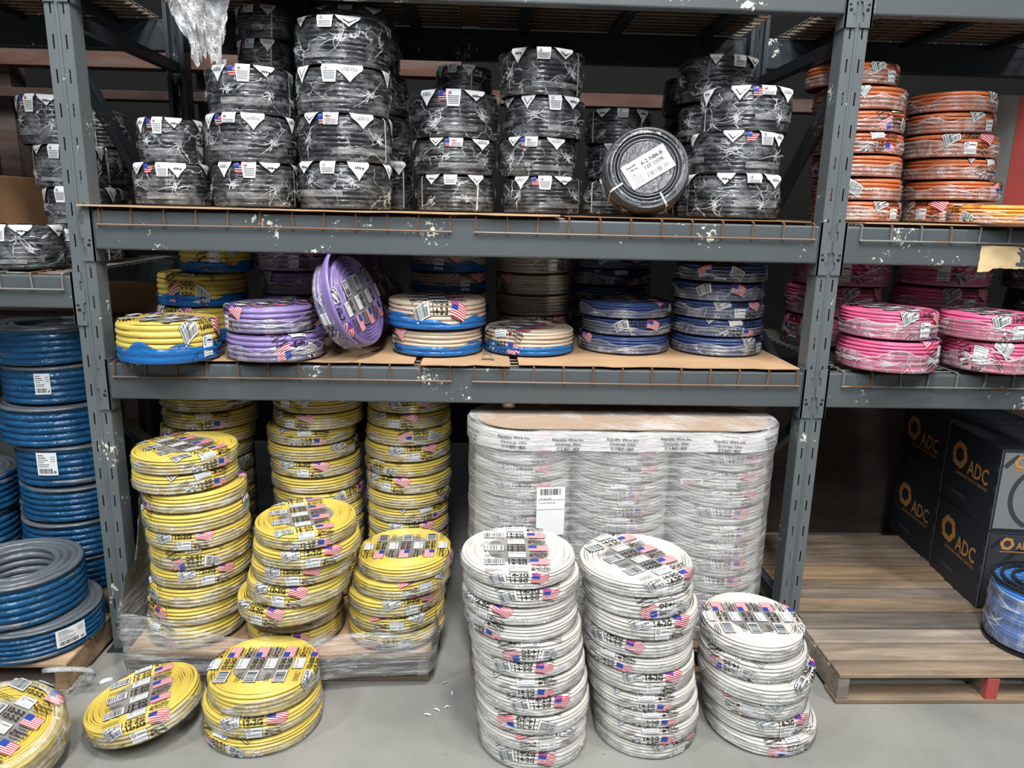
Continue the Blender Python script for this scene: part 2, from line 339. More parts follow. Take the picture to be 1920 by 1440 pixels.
for z0, z1, nm in ((1.284, 1.394, 'middle'), (2.272, 2.399, 'top')):
    beam(-2.5, -.0455, z0, z1, f'front {nm} shelf beam of the left bay', left=False, pr=0)
    beam(-2.5, -.0455, z0, z1, f'rear {nm} shelf beam at the back of the left bay', False)
def deck(x0, x1, z, label, mat='wire', lip=.046):
    t = thing('wire_deck', label, 'wire deck', ((x0+x1)/2, 0, z), 'wire mesh decks on the beams')
    cx = (x0+x1)/2; b = MB(); n = round((x1-x0-.02)/.1); r = .0033; rnd = random.Random(int(x0*100+z*1000)+9000)
    for i in range(n+1):
        x = x0+.01+(x1-x0-.02)*i/n-cx; j = rnd.uniform(-.004, .004)
        b.tube([(x, .98, .0075), (x, .0, .0075), (x, -.0115, .005), (x+j, -.0125, -lip)], r, 6)
    for y in [-.0125]: b.tube([(x0+.004-cx, y-.004, -lip), (cx-cx, y-.004, -lip-rnd.uniform(-.002, .002)), (x1-.004-cx, y-.004, -lip)], r*1.05, 6)
    y = .03
    while y < .98: b.tube([(x0+.004-cx, y, .003), (x1-.004-cx, y, .003)], r, 5); y += .0525
    b.build('wire_mesh', mat, t)
    for k in range(3):
        x = x0+(x1-x0)*(k+.5)/3-cx; c = MB(); c.box(x-.022, x+.022, .046, .934, -.026, -.0005); c.build('support_channel', 'steel_shaded', t)
for z, nm in ((1.0996, 'lower'), (1.6098, 'middle'), (2.399, 'top')):
    deck(.06, 1.225, z, f'wire deck on the left half of the {nm} shelf, centre bay', 'wire' if nm != 'top' else 'wire_grey')
    deck(1.29, 2.455, z, f'wire deck on the right half of the {nm} shelf, centre bay', 'wire' if nm != 'top' else 'wire_grey')
    deck(2.60, 3.76, z, f'wire deck on the {nm} shelf of the right bay', 'wire_grey')
deck(-1.22, -.06, 1.394, 'wire deck under the flat black coil in the left bay', 'wire_grey')
deck(-1.22, -.06, 2.399, 'wire deck on the top shelf of the left bay', 'wire_grey')
def sheet(name, pts, z, th, label, mat='card', cat='cardboard sheet', warp=.004):
    """flat sheet from an outline; the outline's order is counter-clockwise"""
    x = sum(p[0] for p in pts)/len(pts); y = sum(p[1] for p in pts)/len(pts); b = MB()
    rn = random.Random(len(pts)*7+int(x*90)); up_ = [(px-x, py-y, th+rn.uniform(0, warp)) for px, py in pts]; dn = [(px, py, pz-th) for px, py, pz in up_]
    b.quad(up_); b.quad(dn[::-1]); n = len(pts)
    for i in range(n): b.quad([dn[i], dn[(i+1) % n], up_[(i+1) % n], up_[i]])
    o = b.build(name, mat); o.location = (x, y, z); return tag(o, label, cat)
def ragged(x0, x1, y0, y1, amp, n, seed):
    rn = random.Random(seed); p = [(x0+(x1-x0)*i/n, y0+rn.uniform(-amp, amp)) for i in range(n+1)]
    return p+[(x1, y1), (x0, y1)]
ZM, ZU = 1.1099, 1.6201
sheet('cardboard_sheet', ragged(.012, 1.58, -.030, .9, .004, 22, 1), ZU, .0045, 'long cardboard sheet under the black coils, edge showing along the middle beam', warp=.002)
sheet('cardboard_sheet', ragged(1.60, 2.44, .004, .9, .003, 10, 2), ZU, .003, 'cardboard sheet under the standing black coil, middle shelf', 'card_dark', warp=.001)
sheet('cardboard_sheet', ragged(.36, 1.09, -.004, .9, .005, 14, 3), ZM, .004, 'cardboard sheet under the purple coils on the lower shelf', warp=.002)
sheet('cardboard_sheet', ragged(1.115, 1.425, -.022, .9, .008, 10, 4), ZM, .004, 'cardboard piece with torn corner, under the tan coils near the small clip', warp=.002)
sheet('cardboard_sheet', ragged(1.455, 2.45, -.006, .9, .006, 18, 5), ZM, .004, 'wide cardboard sheet under the blue coils on the lower shelf', warp=.002)
sheet('cardboard_sheet', ragged(2.62, 3.76, -.012, .9, .003, 12, 6), ZU, .004, 'cardboard sheet under the orange coils in the right bay', warp=.001)
sheet('cardboard_sheet', [(.1, .12), (2.4, .12), (2.4, .95), (.1, .95)], 2.4095, .006, 'brown board lying on the top wire deck, centre bay', 'card_dark')
sheet('cardboard_sheet', [(2.65, .12), (3.7, .12), (3.7, .95), (2.65, .95)], 2.4095, .006, 'brown board lying on the top wire deck, right bay', 'card_dark')
sheet('cardboard_sheet', [(-1.2, .12), (-.1, .12), (-.1, .95), (-1.2, .95)], 2.4095, .006, 'brown board lying on the top wire deck, left bay', 'card_dark')

# ------------------------------------------------------------------ cable coils
RR, HH = .176, .064       # reference coil; black coils use RB, HB; conduit RC, HC
RB, HB = .158, .150
RC, HC = .208, .155
def lathe(name, prof, seg, jit, mats, seed, smooth=True, closed=False):
    """prof: list of (r, z, winding_index); each winding wanders a little round the coil"""
    rn = random.Random(seed); ph = {}
    me = bpy.data.meshes.new(name); V = []; F = []
    for w in set(p[2] for p in prof): ph[w] = [(rn.uniform(0, 6.28), rn.uniform(.3, 1), rn.choice((1, 2, 3))) for _ in range(3)]
    for i in range(seg):
        a = 2*PI*i/seg
        for r, z, w in prof:
            dr = sum(math.sin(k*a+p)*s for p, s, k in ph[w][:2])*jit if w >= 0 else 0
            dz = math.sin(ph[w][2][2]*a+ph[w][2][0])*ph[w][2][1]*jit*1.3 if w >= 0 else 0
            V.append(((r+dr)*math.cos(a), (r+dr)*math.sin(a), z+dz))
    n = len(prof)
    for i in range(seg):
        k, k2 = i*n, ((i+1) % seg)*n
        for j in range(n-1+closed): F.append((k+j, k2+j, k2+(j+1) % n, k+(j+1) % n))
    me.from_pydata(V, [], F)
    for p in me.polygons: p.use_smooth = smooth
    for x in mats: me.materials.append(M[x])
    me.update(); return me
def coil_profile(R, H, rin, ns, nt_, k=5):
    """cross-section of a wound coil: inner wall, top windings, side windings, flat bottom"""
    P = [(rin, .004, -1), (rin, H-.0098, -1)]; w = 0
    dt = (R-.006-rin)/nt_
    for i in range(nt_):
        for j in range(k+1):
            t = j/k; P.append((rin+dt*(i+t), H-.0095+.0085*math.sin(PI*t)**.6, w))
        w += 1
    ds = (H-.002)/ns
    for i in range(ns):
        for j in range(k+1):
            t = j/k; P.append((R-.008+.008*math.sin(PI*t)**.6-.0045*abs(2*(i+t)/ns-1)**4, H-.001-ds*(i+t), w))
        w += 1
    P.append((R-.01, .001, -1))
    return P
def windings(kind, col, seed):
    if kind == 'black': pr = coil_profile(RB, HB, .085, 9, 5, 5)
    elif kind == 'conduit':
        rr = .0125; pr = []; w = 0
        for i in range(5):
            for j in range(6): a = -PI/2+PI*j/5; pr.append((.128-rr*math.cos(a), .016+i*.0258+rr*math.sin(a), w))
            w += 1
        for i in range(4):
            for j in range(7): a = PI-PI*j/6; pr.append((.1285+i*.0235+rr*math.cos(a), HC-rr+rr*math.sin(a), w))
            w += 1
        for i in range(6):
            for j in range(7): a = PI/2-PI*j/6; pr.append((RC-rr+rr*math.cos(a), HC-rr-.002-i*.0258+rr*math.sin(a), w))
            w += 1
        pr.append((RC-.03, .002, -1))
    elif kind == 'tan': pr = coil_profile(RR, HH, .08, 6, 8)
    elif kind == 'pink': pr = coil_profile(RR, HH, .08, 8, 10, 4)
    else: pr = coil_profile(RR, HH, .092, 5, 9)
    return lathe('cable_windings', pr, 72, .0011 if kind != 'conduit' else .002, [col], seed)
def surf(kind, x, y, e=.0015):
    """wrap a flat strip point over the top face, round the edge and down the side"""
    R, H = {'black': (RB, HB), 'conduit': (RC, HC)}.get(kind, (RR, HH))
    r = math.hypot(x, y); c = .008; r1 = R-c
    if r < 1e-6: return (0, 0, H+e)
    ux, uy = x/r, y/r
    if r <= r1: return (x, y, H+e)
    s = r-r1; arc = c*PI/2
    if s < arc: t = s/c; rr, z = r1+(c+e)*math.sin(t), H-c+(c+e)*math.cos(t)
    else: rr, z = R+e, H-c-(s-arc)
    return (ux*rr, uy*rr, z)
class Print:
    """printed marks on the film: 0 white 1 black 2 red 3 blue 4 grey"""
    def __init__(s, kind): s.b = MB(); s.kind = kind
    def poly(s, pts, mi, e):
        q = [surf(s.kind, x, y, e) for x, y in pts]
        if min(p[2] for p in q) < .003: return
        s.b.quad(q, mi)
    def rect(s, x0, x1, y0, y1, mi, e=.0016, d=.011):
        nx, ny = max(1, math.ceil((x1-x0)/d)), max(1, math.ceil((y1-y0)/d))
        for i in range(nx):
            for j in range(ny):
                a, b2 = x0+(x1-x0)*i/nx, x0+(x1-x0)*(i+1)/nx; c, d2 = y0+(y1-y0)*j/ny, y0+(y1-y0)*(j+1)/ny
                s.poly([(a, c), (b2, c), (b2, d2), (a, d2)], mi, e)
    def text(s, t, cx, cy, w, h, mi=1, e=.0024, shear=0.0, bold=.02):
        for p in fit_text(t, w, h, shear, bold): s.poly([(cx+x, cy+y) for x, y in p], mi, e)
    def barcode(s, x0, y0, w, h, rn):
        s.rect(x0, x0+w, y0, y0+h, 1, .0014); s.rect(x0+.0015, x0+w-.0015, y0+.0015, y0+h-.0015, 0, .0019)
        x = x0+.004
        while x < x0+w-.006:
            t = rn.choice((.0009, .0014, .0022)); s.rect(x, x+t, y0+.0045, y0+h-.004, 1, .0025); x += t+rn.choice((.0009, .0015, .002))
    def flag(s, x0, y0, w, h):
        s.rect(x0, x0+w, y0, y0+h, 0, .0014)
        for i in range(7): s.rect(x0, x0+w, y0+h*(2*i)/13, y0+h*(2*i+1)/13, 2, .0019)
        s.rect(x0, x0+w*.42, y0+h*6/13, y0+h, 3, .0025)
    def ulbox(s, x0, y0, w, h):
        s.rect(x0, x0+w, y0, y0+h, 1, .0014); s.rect(x0+.001, x0+w-.001, y0+.001, y0+h-.001, 0, .0019)
        cx, cy, r = x0+w*.22, y0+h*.72, h*.2
        for i in range(12):
            a, b2 = 2*PI*i/12, 2*PI*(i+1)/12
            s.poly([(cx+r*math.cos(a), cy+r*math.sin(a)), (cx+r*math.cos(b2), cy+r*math.sin(b2)), (cx+.8*r*math.cos(b2), cy+.8*r*math.sin(b2)), (cx+.8*r*math.cos(a), cy+.8*r*math.sin(a))], 1, .0025)
        s.text('UL', cx, cy, r*.8, r*.9); s.rect(x0+w*.42, x0+w*.9, cy-.0012, cy+.0012, 1, .0024)
        for k in (.36, .22, .1): s.rect(x0+w*.08, x0+w*.92, y0+h*k, y0+h*k+.0011, 4, .0024)
    def logo(s, cx, cy, w):
        s.text('Republic', cx, cy+.005, w, .011, shear=.35, bold=.03); s.text('Wire Inc', cx+w*.12, cy-.0055, w*.66, .008, shear=.35, bold=.03)
        s.rect(cx-w*.5, cx-w*.30, cy-.008, cy-.001, 1, .0023)
        s.rect(cx-w*.38, cx-w*.30, cy-.0075, cy-.004, 2, .0027)
    def mesh(s): 
        me = s.b.mesh('film_print')
        for x in ('p_white', 'p_black', 'p_red', 'p_blue', 'p_grey'): me.materials.append(M[x])
        return me
def strip_print(code, seed, sx=1.0):
    rn = random.Random(seed); p = Print('flat'); P = .092; u = -.29+rn.uniform(0, P); off = rn.uniform(-.03, .03)
    while u < .29:
        p.barcode(off-.102, u, .062, .040, rn)
        if code:
            p.text(code, off-.002, u+.009, .056, .016, bold=.035); p.text(code, off-.002, u+.030, .056, .016, bold=.035)
        else: p.text('G-2', off-.002, u+.009, .05, .016, bold=.035)
        p.flag(off+.036, u+.001, .060, .037); p.rect(off+.04, off+.088, u-.005, u-.002, 1, .0024)
        v = u+.048
        for k in (.004, .010, .016): p.rect(off-.100, off-.050+rn.uniform(-.01, .005), v+k, v+k+.0016, 1, .0024)
        p.ulbox(off-.030, v, .056, .036)
        p.logo(off+.066, v+.016, .060); p.rect(off+.042, off+.088, v-.001, v+.0008, 1, .0024); p.rect(off+.046, off+.084, v+.031, v+.0328, 1, .0024)
        u += P
    return p.mesh()
def black_print(seed, full):
    """white folded corners of the top card and the small white certificate, each a piece hanging over the top edge"""
    rn = random.Random(seed); R = RB; out = []
    def rot(q, a): return (q[0]*math.cos(a)-q[1]*math.sin(a), q[0]*math.sin(a)+q[1]*math.cos(a))
    def tri(a, w, d):
        p = Print('black'); n = 9
        for i in range(n):
            t0, t1 = i/n, (i+1)/n; y0, y1 = -(R-.02)-(d+.02)*t0, -(R-.02)-(d+.02)*t1
            k = lambda t: w*(1 if t < .3 else (1-t)/.7)
            p.poly([rot(q, a) for q in ((-k(t0), y0), (k(t0), y0), (k(t1), y1), (-k(t1), y1))][::-1], 0, .0085)
        style = rn.randrange(3)
        if style == 0:
            for s_ in (-1, 1): p.poly([rot(q, a) for q in ((0, -R-d*.62), (s_*w*.55, -R-.002), (s_*w*.55+.003, -R-.002), (.0, -R-d*.62+.005))], 1, .0095)
        elif style == 1:
            x = -w*.6
            while x < w*.6: p.poly([rot(q, a) for q in ((x, -R-.012), (x+.002, -R-.012), (x+.002, -R-.002), (x, -R-.002))], 1, .0095); x += rn.choice((.004, .0055))
        else:
            for P_ in fit_text('Wire', w*.9, .009, .3, .04): p.poly([rot((x+.002, y-R-.009), a) for x, y in P_], 1, .0095)
        out.append(('folded_card_corner', p.mesh()))
    def box(a, w, d):
        p = Print('black')
        for i in range(6):
            y0, y1 = -(R-.02)-(d+.02)*i/6, -(R-.02)-(d+.02)*(i+1)/6
            p.poly([rot(q, a) for q in ((-w, y1), (w, y1), (w, y0), (-w, y0))], 0, .009)
        for k in (.010, .016, .022, .028, .034):
            if k < d-.004: p.poly([rot(q, a) for q in ((-w*.8, -R-k-.0022), (w*.8, -R-k-.0022), (w*.8, -R-k), (-w*.8, -R-k))], 4, .01)
        for P_ in fit_text('UL', .012, .006, 0, .03): p.poly([rot((x-w*.4, y-R-.003), a) for x, y in P_], 1, .01)
        out.append(('certificate_label', p.mesh()))
    def flag(a):
        p = Print('black')
        for i in range(7): p.poly([rot(q, a) for q in ((-.022, -R-.003-i*.004), (.022-i*.002, -R-.003-i*.004), (.022-i*.002, -R-.001-i*.004), (-.022, -R-.001-i*.004))], 2 if i % 2 == 0 else 0, .0085)
        for i in range(3): p.poly([rot(q, a) for q in ((-.022, -R-.003-i*.004), (-.004, -R-.003-i*.004), (-.004, -R+.001-i*.004), (-.022, -R+.001-i*.004))], 3, .0095)
        out.append(('flag_print', p.mesh()))
    for k in range(3 if full else 1):
        a0 = k*2*PI/3+rn.uniform(-.12, .12)
        tri(a0-.62+rn.uniform(-.1, .1), rn.uniform(.026, .036), rn.uniform(.022, .05)); box(a0+rn.uniform(-.15, .1), .026, rn.uniform(.020, .048))
        if rn.random() < .35: flag(a0-.25)
        tri(a0+.55+rn.uniform(-.12, .1), rn.uniform(.034, .046), rn.uniform(.024, .052))
    return out
def noise1(rn, n=5):
    c = [(rn.uniform(0, 6.28), rn.uniform(.3, 1)/(i+1)**.5, i+1+rn.choice((0, 1, 2))) for i in range(n)]
    s = sum(q[1] for q in c)
    return lambda a: sum(math.sin(k*a+p)*w for p, w, k in c)/s
def wrap_mesh(kind, seed, top=(.35, .75), mats=('film', 'film_disc'), disc=True, over=False, bulge=.004):
    """film round the side with a ragged upper edge, and the film stretched over the centre hole"""
    R, H = {'black': (RB, HB), 'conduit': (RC, HC)}.get(kind, (RR, HH)); rn = random.Random(seed)
    hi = noise1(rn, 7); b1, b2, b3 = noise1(rn, 9), noise1(rn, 12), noise1(rn, 14); V = []; F = []; mi = []; seg = 108; rows = {'conduit': 37, 'black': 28}.get(kind, 21)
    for i in range(seg):
        a = 2*PI*i/seg; ht = H*(top[0]+(top[1]-top[0])*(.5+.8*hi(a)))
        ht = max(.12*H, min(ht, H*1.0))
        for j in range(rows):
            t = j/(rows-1); z = .0015+ht*t; rr = R+.0022+bulge*abs(b1(a+t*.7))*math.sin(PI*min(1, t*.9+.1))+.0018*b2(a*1.0+2*t)+.0012*b3(a-3*t)
            if kind == 'conduit':
                zc = (HC-.0145-z)/.0258; dz = (zc-round(zc))*.0258; rr -= .0125-max(.0045, math.sqrt(max(0, .0125**2-dz*dz)))
            else:
                ns = 9 if kind == 'black' else 5; rr -= .0035*abs(2*z/H-1)**4; rr -= .0045*(1-abs(math.sin(PI*(z/H)*ns))**.7)
            if over and t > .8: q = (t-.8)/.2; rr = rr-(.03*q*q); z = .0015+ht*(.8)+ (H+.003-ht*.8)*min(1, q*1.4)
            V.append((rr*math.cos(a), rr*math.sin(a), z))
    for i in range(seg):
        k, k2 = i*rows, ((i+1) % seg)*rows
        for j in range(rows-1): F.append((k+j, k2+j, k2+j+1, k+j+1)); mi.append(0)
    if disc:
        k = len(V); rd = .545*R if kind != 'black' else .62*R; n = 40
        V.append((0, 0, H-.004))
        for i in range(n): a = 2*PI*i/n; V.append((rd*math.cos(a), rd*math.sin(a), H+.0006))
        for i in range(n): F.append((k, k+1+i, k+1+(i+1) % n)); mi.append(1)
    mats = list(mats)
    if kind == 'black':
        mats += ['knot', 'tapeband']
        def on(a, z, e): return ((R+e)*math.cos(a), (R+e)*math.sin(a), z)
        for q in range(6):
            a0 = q*2*PI/6+rn.uniform(-.35, .35); z0 = H*rn.uniform(.28, .62)
            ax = rn.choice((.9, 2.2, 1.3, -.2))
            for st_ in range(rn.randrange(18, 30)):
                th = ax+(PI if rn.random() < .45 else 0)+rn.gauss(0, .45); ln = rn.uniform(.010, .030)*(2.6 if rn.random() < .22 else 1); w0 = rn.uniform(.0005, .0017); bend = rn.uniform(-.9, .9); prev = None; ox, oz = rn.gauss(0, .007), rn.gauss(0, .006)
                for i in range(7):
                    t = i/6; u = ox+ln*t*math.cos(th+bend*t); v_ = oz+ln*t*.8*math.sin(th+bend*t); w_ = w0*(1-t)**.7+.00035; e = .0075+.003*math.sin(PI*t)
                    z = max(.004, min(H-.004, z0+v_)); nx, ny = -math.sin(th+bend*t)*w_, math.cos(th+bend*t)*w_
                    cur = (on(a0+(u+nx)/R, z+ny, e), on(a0+(u-nx)/R, z-ny, e))
                    if prev: k = len(V); V += [prev[0], prev[1], cur[1], cur[0]]; F.append((k, k+1, k+2, k+3)); mi.append(2)
                    prev = cur
        for q in range(3):
            a0 = q*2*PI/3+rn.uniform(-.5, .5); z0 = H*rn.uniform(.14, .3); w_ = rn.uniform(.016, .024); ln = rn.uniform(.7, 1.3)
            for i in range(14):
                k = len(V); b0, b1 = a0+ln*i/14, a0+ln*(i+1)/14
                V += [on(b0, z0, .0058), on(b1, z0, .0058), on(b1, z0+w_, .0062), on(b0, z0+w_, .0062)]; F.append((k, k+1, k+2, k+3)); mi.append(3)
    elif kind == 'flat' and 'film_blue' not in mats:
        mats += ['edge']
        for i in range(seg):
            k, k2 = i*rows+rows-1, ((i+1) % seg)*rows+rows-1; p, q = Vector(V[k]), Vector(V[k2]); n_ = len(V); wd = .0016+.0022*abs(b2(i*.09))
            for v_ in (p, q): o_ = Vector((v_.x, v_.y, 0)).normalized()*.0012; V.append(tuple(v_+o_)); V.append(tuple(v_+o_-Vector((0, 0, wd))))
            F.append((n_, n_+2, n_+3, n_+1)); mi.append(len(mats)-1)
        for q in range(9):   # gathered pleats running down from the edge
            a0 = rn.uniform(0, 2*PI); z0 = rn.uniform(.25, .75)*H
            for st_ in range(7):
                th = rn.uniform(-.5, .5)+(PI if rn.random() < .5 else 0); ln = rn.uniform(.02, .06); w0 = rn.uniform(.0006, .0016); prev = None
                for i in range(5):
                    t = i/4; u = ln*t*math.cos(th); v_ = ln*t*math.sin(th)*.5; w_ = w0*(1-t)+.0003; a_ = a0+u/R; z = max(.003, min(H*.93, z0+v_)); e = .0062
                    cur = (((R+e)*math.cos(a_), (R+e)*math.sin(a_), z+w_), ((R+e)*math.cos(a_), (R+e)*math.sin(a_), z-w_))
                    if prev: k = len(V); V += [prev[0], prev[1], cur[1], cur[0]]; F.append((k, k+1, k+2, k+3)); mi.append(len(mats)-1)
                    prev = cur
    me = bpy.data.meshes.new('plastic_wrap'); me.from_pydata(V, [], F); me.polygons.foreach_set('material_index', mi)
    for x in mats: me.materials.append(M[x])
    for p in me.polygons: p.use_smooth = True
    me.update(); return me
def strap_mesh(seed):
    rn = random.Random(seed); out = []
    for a in (rn.uniform(-1.1, -.5), rn.uniform(.4, 1.2)):
        b = MB(); a -= PI/2; w = .0035; sk = rn.uniform(-.06, .06); pts = []
        for z, r in ((HB+.003, RB-.05), (HB+.003, RB-.006), (HB-.006, RB+.0035), (HB*.5, RB+.0045), (.008, RB+.0035), (.0008, RB-.008)):
            pts.append((r, z, a+sk*(1-z/HB)))
        for q0, q1 in zip(pts, pts[1:]):
            b.quad([((q[0])*math.cos(q[2])-s_*w*math.sin(q[2]), q[0]*math.sin(q[2])+s_*w*math.cos(q[2]), q[1]) for q, s_ in ((q0, -1), (q0, 1), (q1, 1), (q1, -1))])
        me = b.mesh('strap'); me.materials.append(M['strap']); out.append(me)
    return out
_cache = {}
def cached(key, fn):
    if key not in _cache: _cache[key] = fn()
    return _cache[key]
rng = random.Random(4)
ORD = ['topmost', 'second from top', 'third from top', 'fourth from top', 'fifth from top', 'sixth from top', 'seventh from top', 'eighth from top', 'ninth from top', 'tenth from top', 'eleventh from top', 'twelfth from top', 'thirteenth from top', 'fourteenth from top']
def coil(style, mw, label, group, R, H, name=None, show=True, cat='cable coil'):
    """one coil: an Empty at its base, its windings, wrap, print (and strap) as children; mw places it"""
    kind, col, code = {'white': ('flat', 'white', '14-2G'), 'yellow': ('flat', 'yellow', '12-2G'), 'orange': ('flat', 'orange', '10-2G'), 'orange2': ('flat', 'orange2', ''), 'pink': ('pink', 'pink', '10-3G'),
                       'purple': ('flat', 'purple', ''), 'tan': ('tan', 'tan', '14-2-2'), 'tanplain': ('tan', 'tan', '14-2-2'), 'yellow2': ('tan', 'yellow', '12-2-2'), 'navy': ('flat', 'navy', '14-3G'), 'black': ('black', 'black', None), 'conduit': ('conduit', 'conduit', None)}[style]
    r0_, h0 = {'black': (RB, HB), 'conduit': (RC, HC)}.get(kind, (RR, HH))
    t = bpy.data.objects.new(name or ('conduit_coil' if style == 'conduit' else 'cable_coil'), None); COL.objects.link(t); t.empty_display_size = .05
    t.matrix_world = mw @ Matrix.Diagonal((R/r0_, R/r0_, H/h0, 1))
    tag(t, label, 'conduit coil' if style == 'conduit' else cat, group)
    v = rng.randrange(3)
    obj('cable_windings', cached(('w', kind, col, v), lambda: windings(kind, col, 11*v+len(col))), None, t)
    if style == 'black':
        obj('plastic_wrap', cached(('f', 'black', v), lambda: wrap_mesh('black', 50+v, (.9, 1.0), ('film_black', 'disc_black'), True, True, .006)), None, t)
        pv = rng.randrange(5)
        for nm, me in cached(('p', 'black', pv, show), lambda: black_print(70+pv, show)): obj(nm, me, None, t)
        if rng.random() < .6: [obj('strap', me, None, t) for me in cached(('s', v), lambda: strap_mesh(90+v))]
    elif style == 'conduit':
        obj('plastic_wrap', cached(('f', 'conduit', v), lambda: wrap_mesh('conduit', 60+v, (.86, 1.0), ('film_conduit',), False, False, .003)), None, t)
    else:
        if style in ('tan', 'yellow2'): k = ('film_blue', 'film_disc'); tp = (.18, .62)
        elif style == 'white': k = ('film_white', 'film_disc'); tp = (.3, .85)
        else: k = ('film', 'film_disc'); tp = (.3, .85)
        obj('plastic_wrap', cached(('f', k, v), lambda: wrap_mesh('flat', 30+v, tp, k)), None, t)
        pv = rng.randrange(4)
        obj('film_print', cached(('p', code, pv), lambda: strip_print(code, 100+pv)), None, t)
    return t
def at(x, y, z, rz, tx=0.0, ty=0.0): return Matrix.Translation((x, y, z)) @ Matrix.Rotation(tx, 4, 'X') @ Matrix.Rotation(ty, 4, 'Y') @ Matrix.Rotation(rz, 4, 'Z')
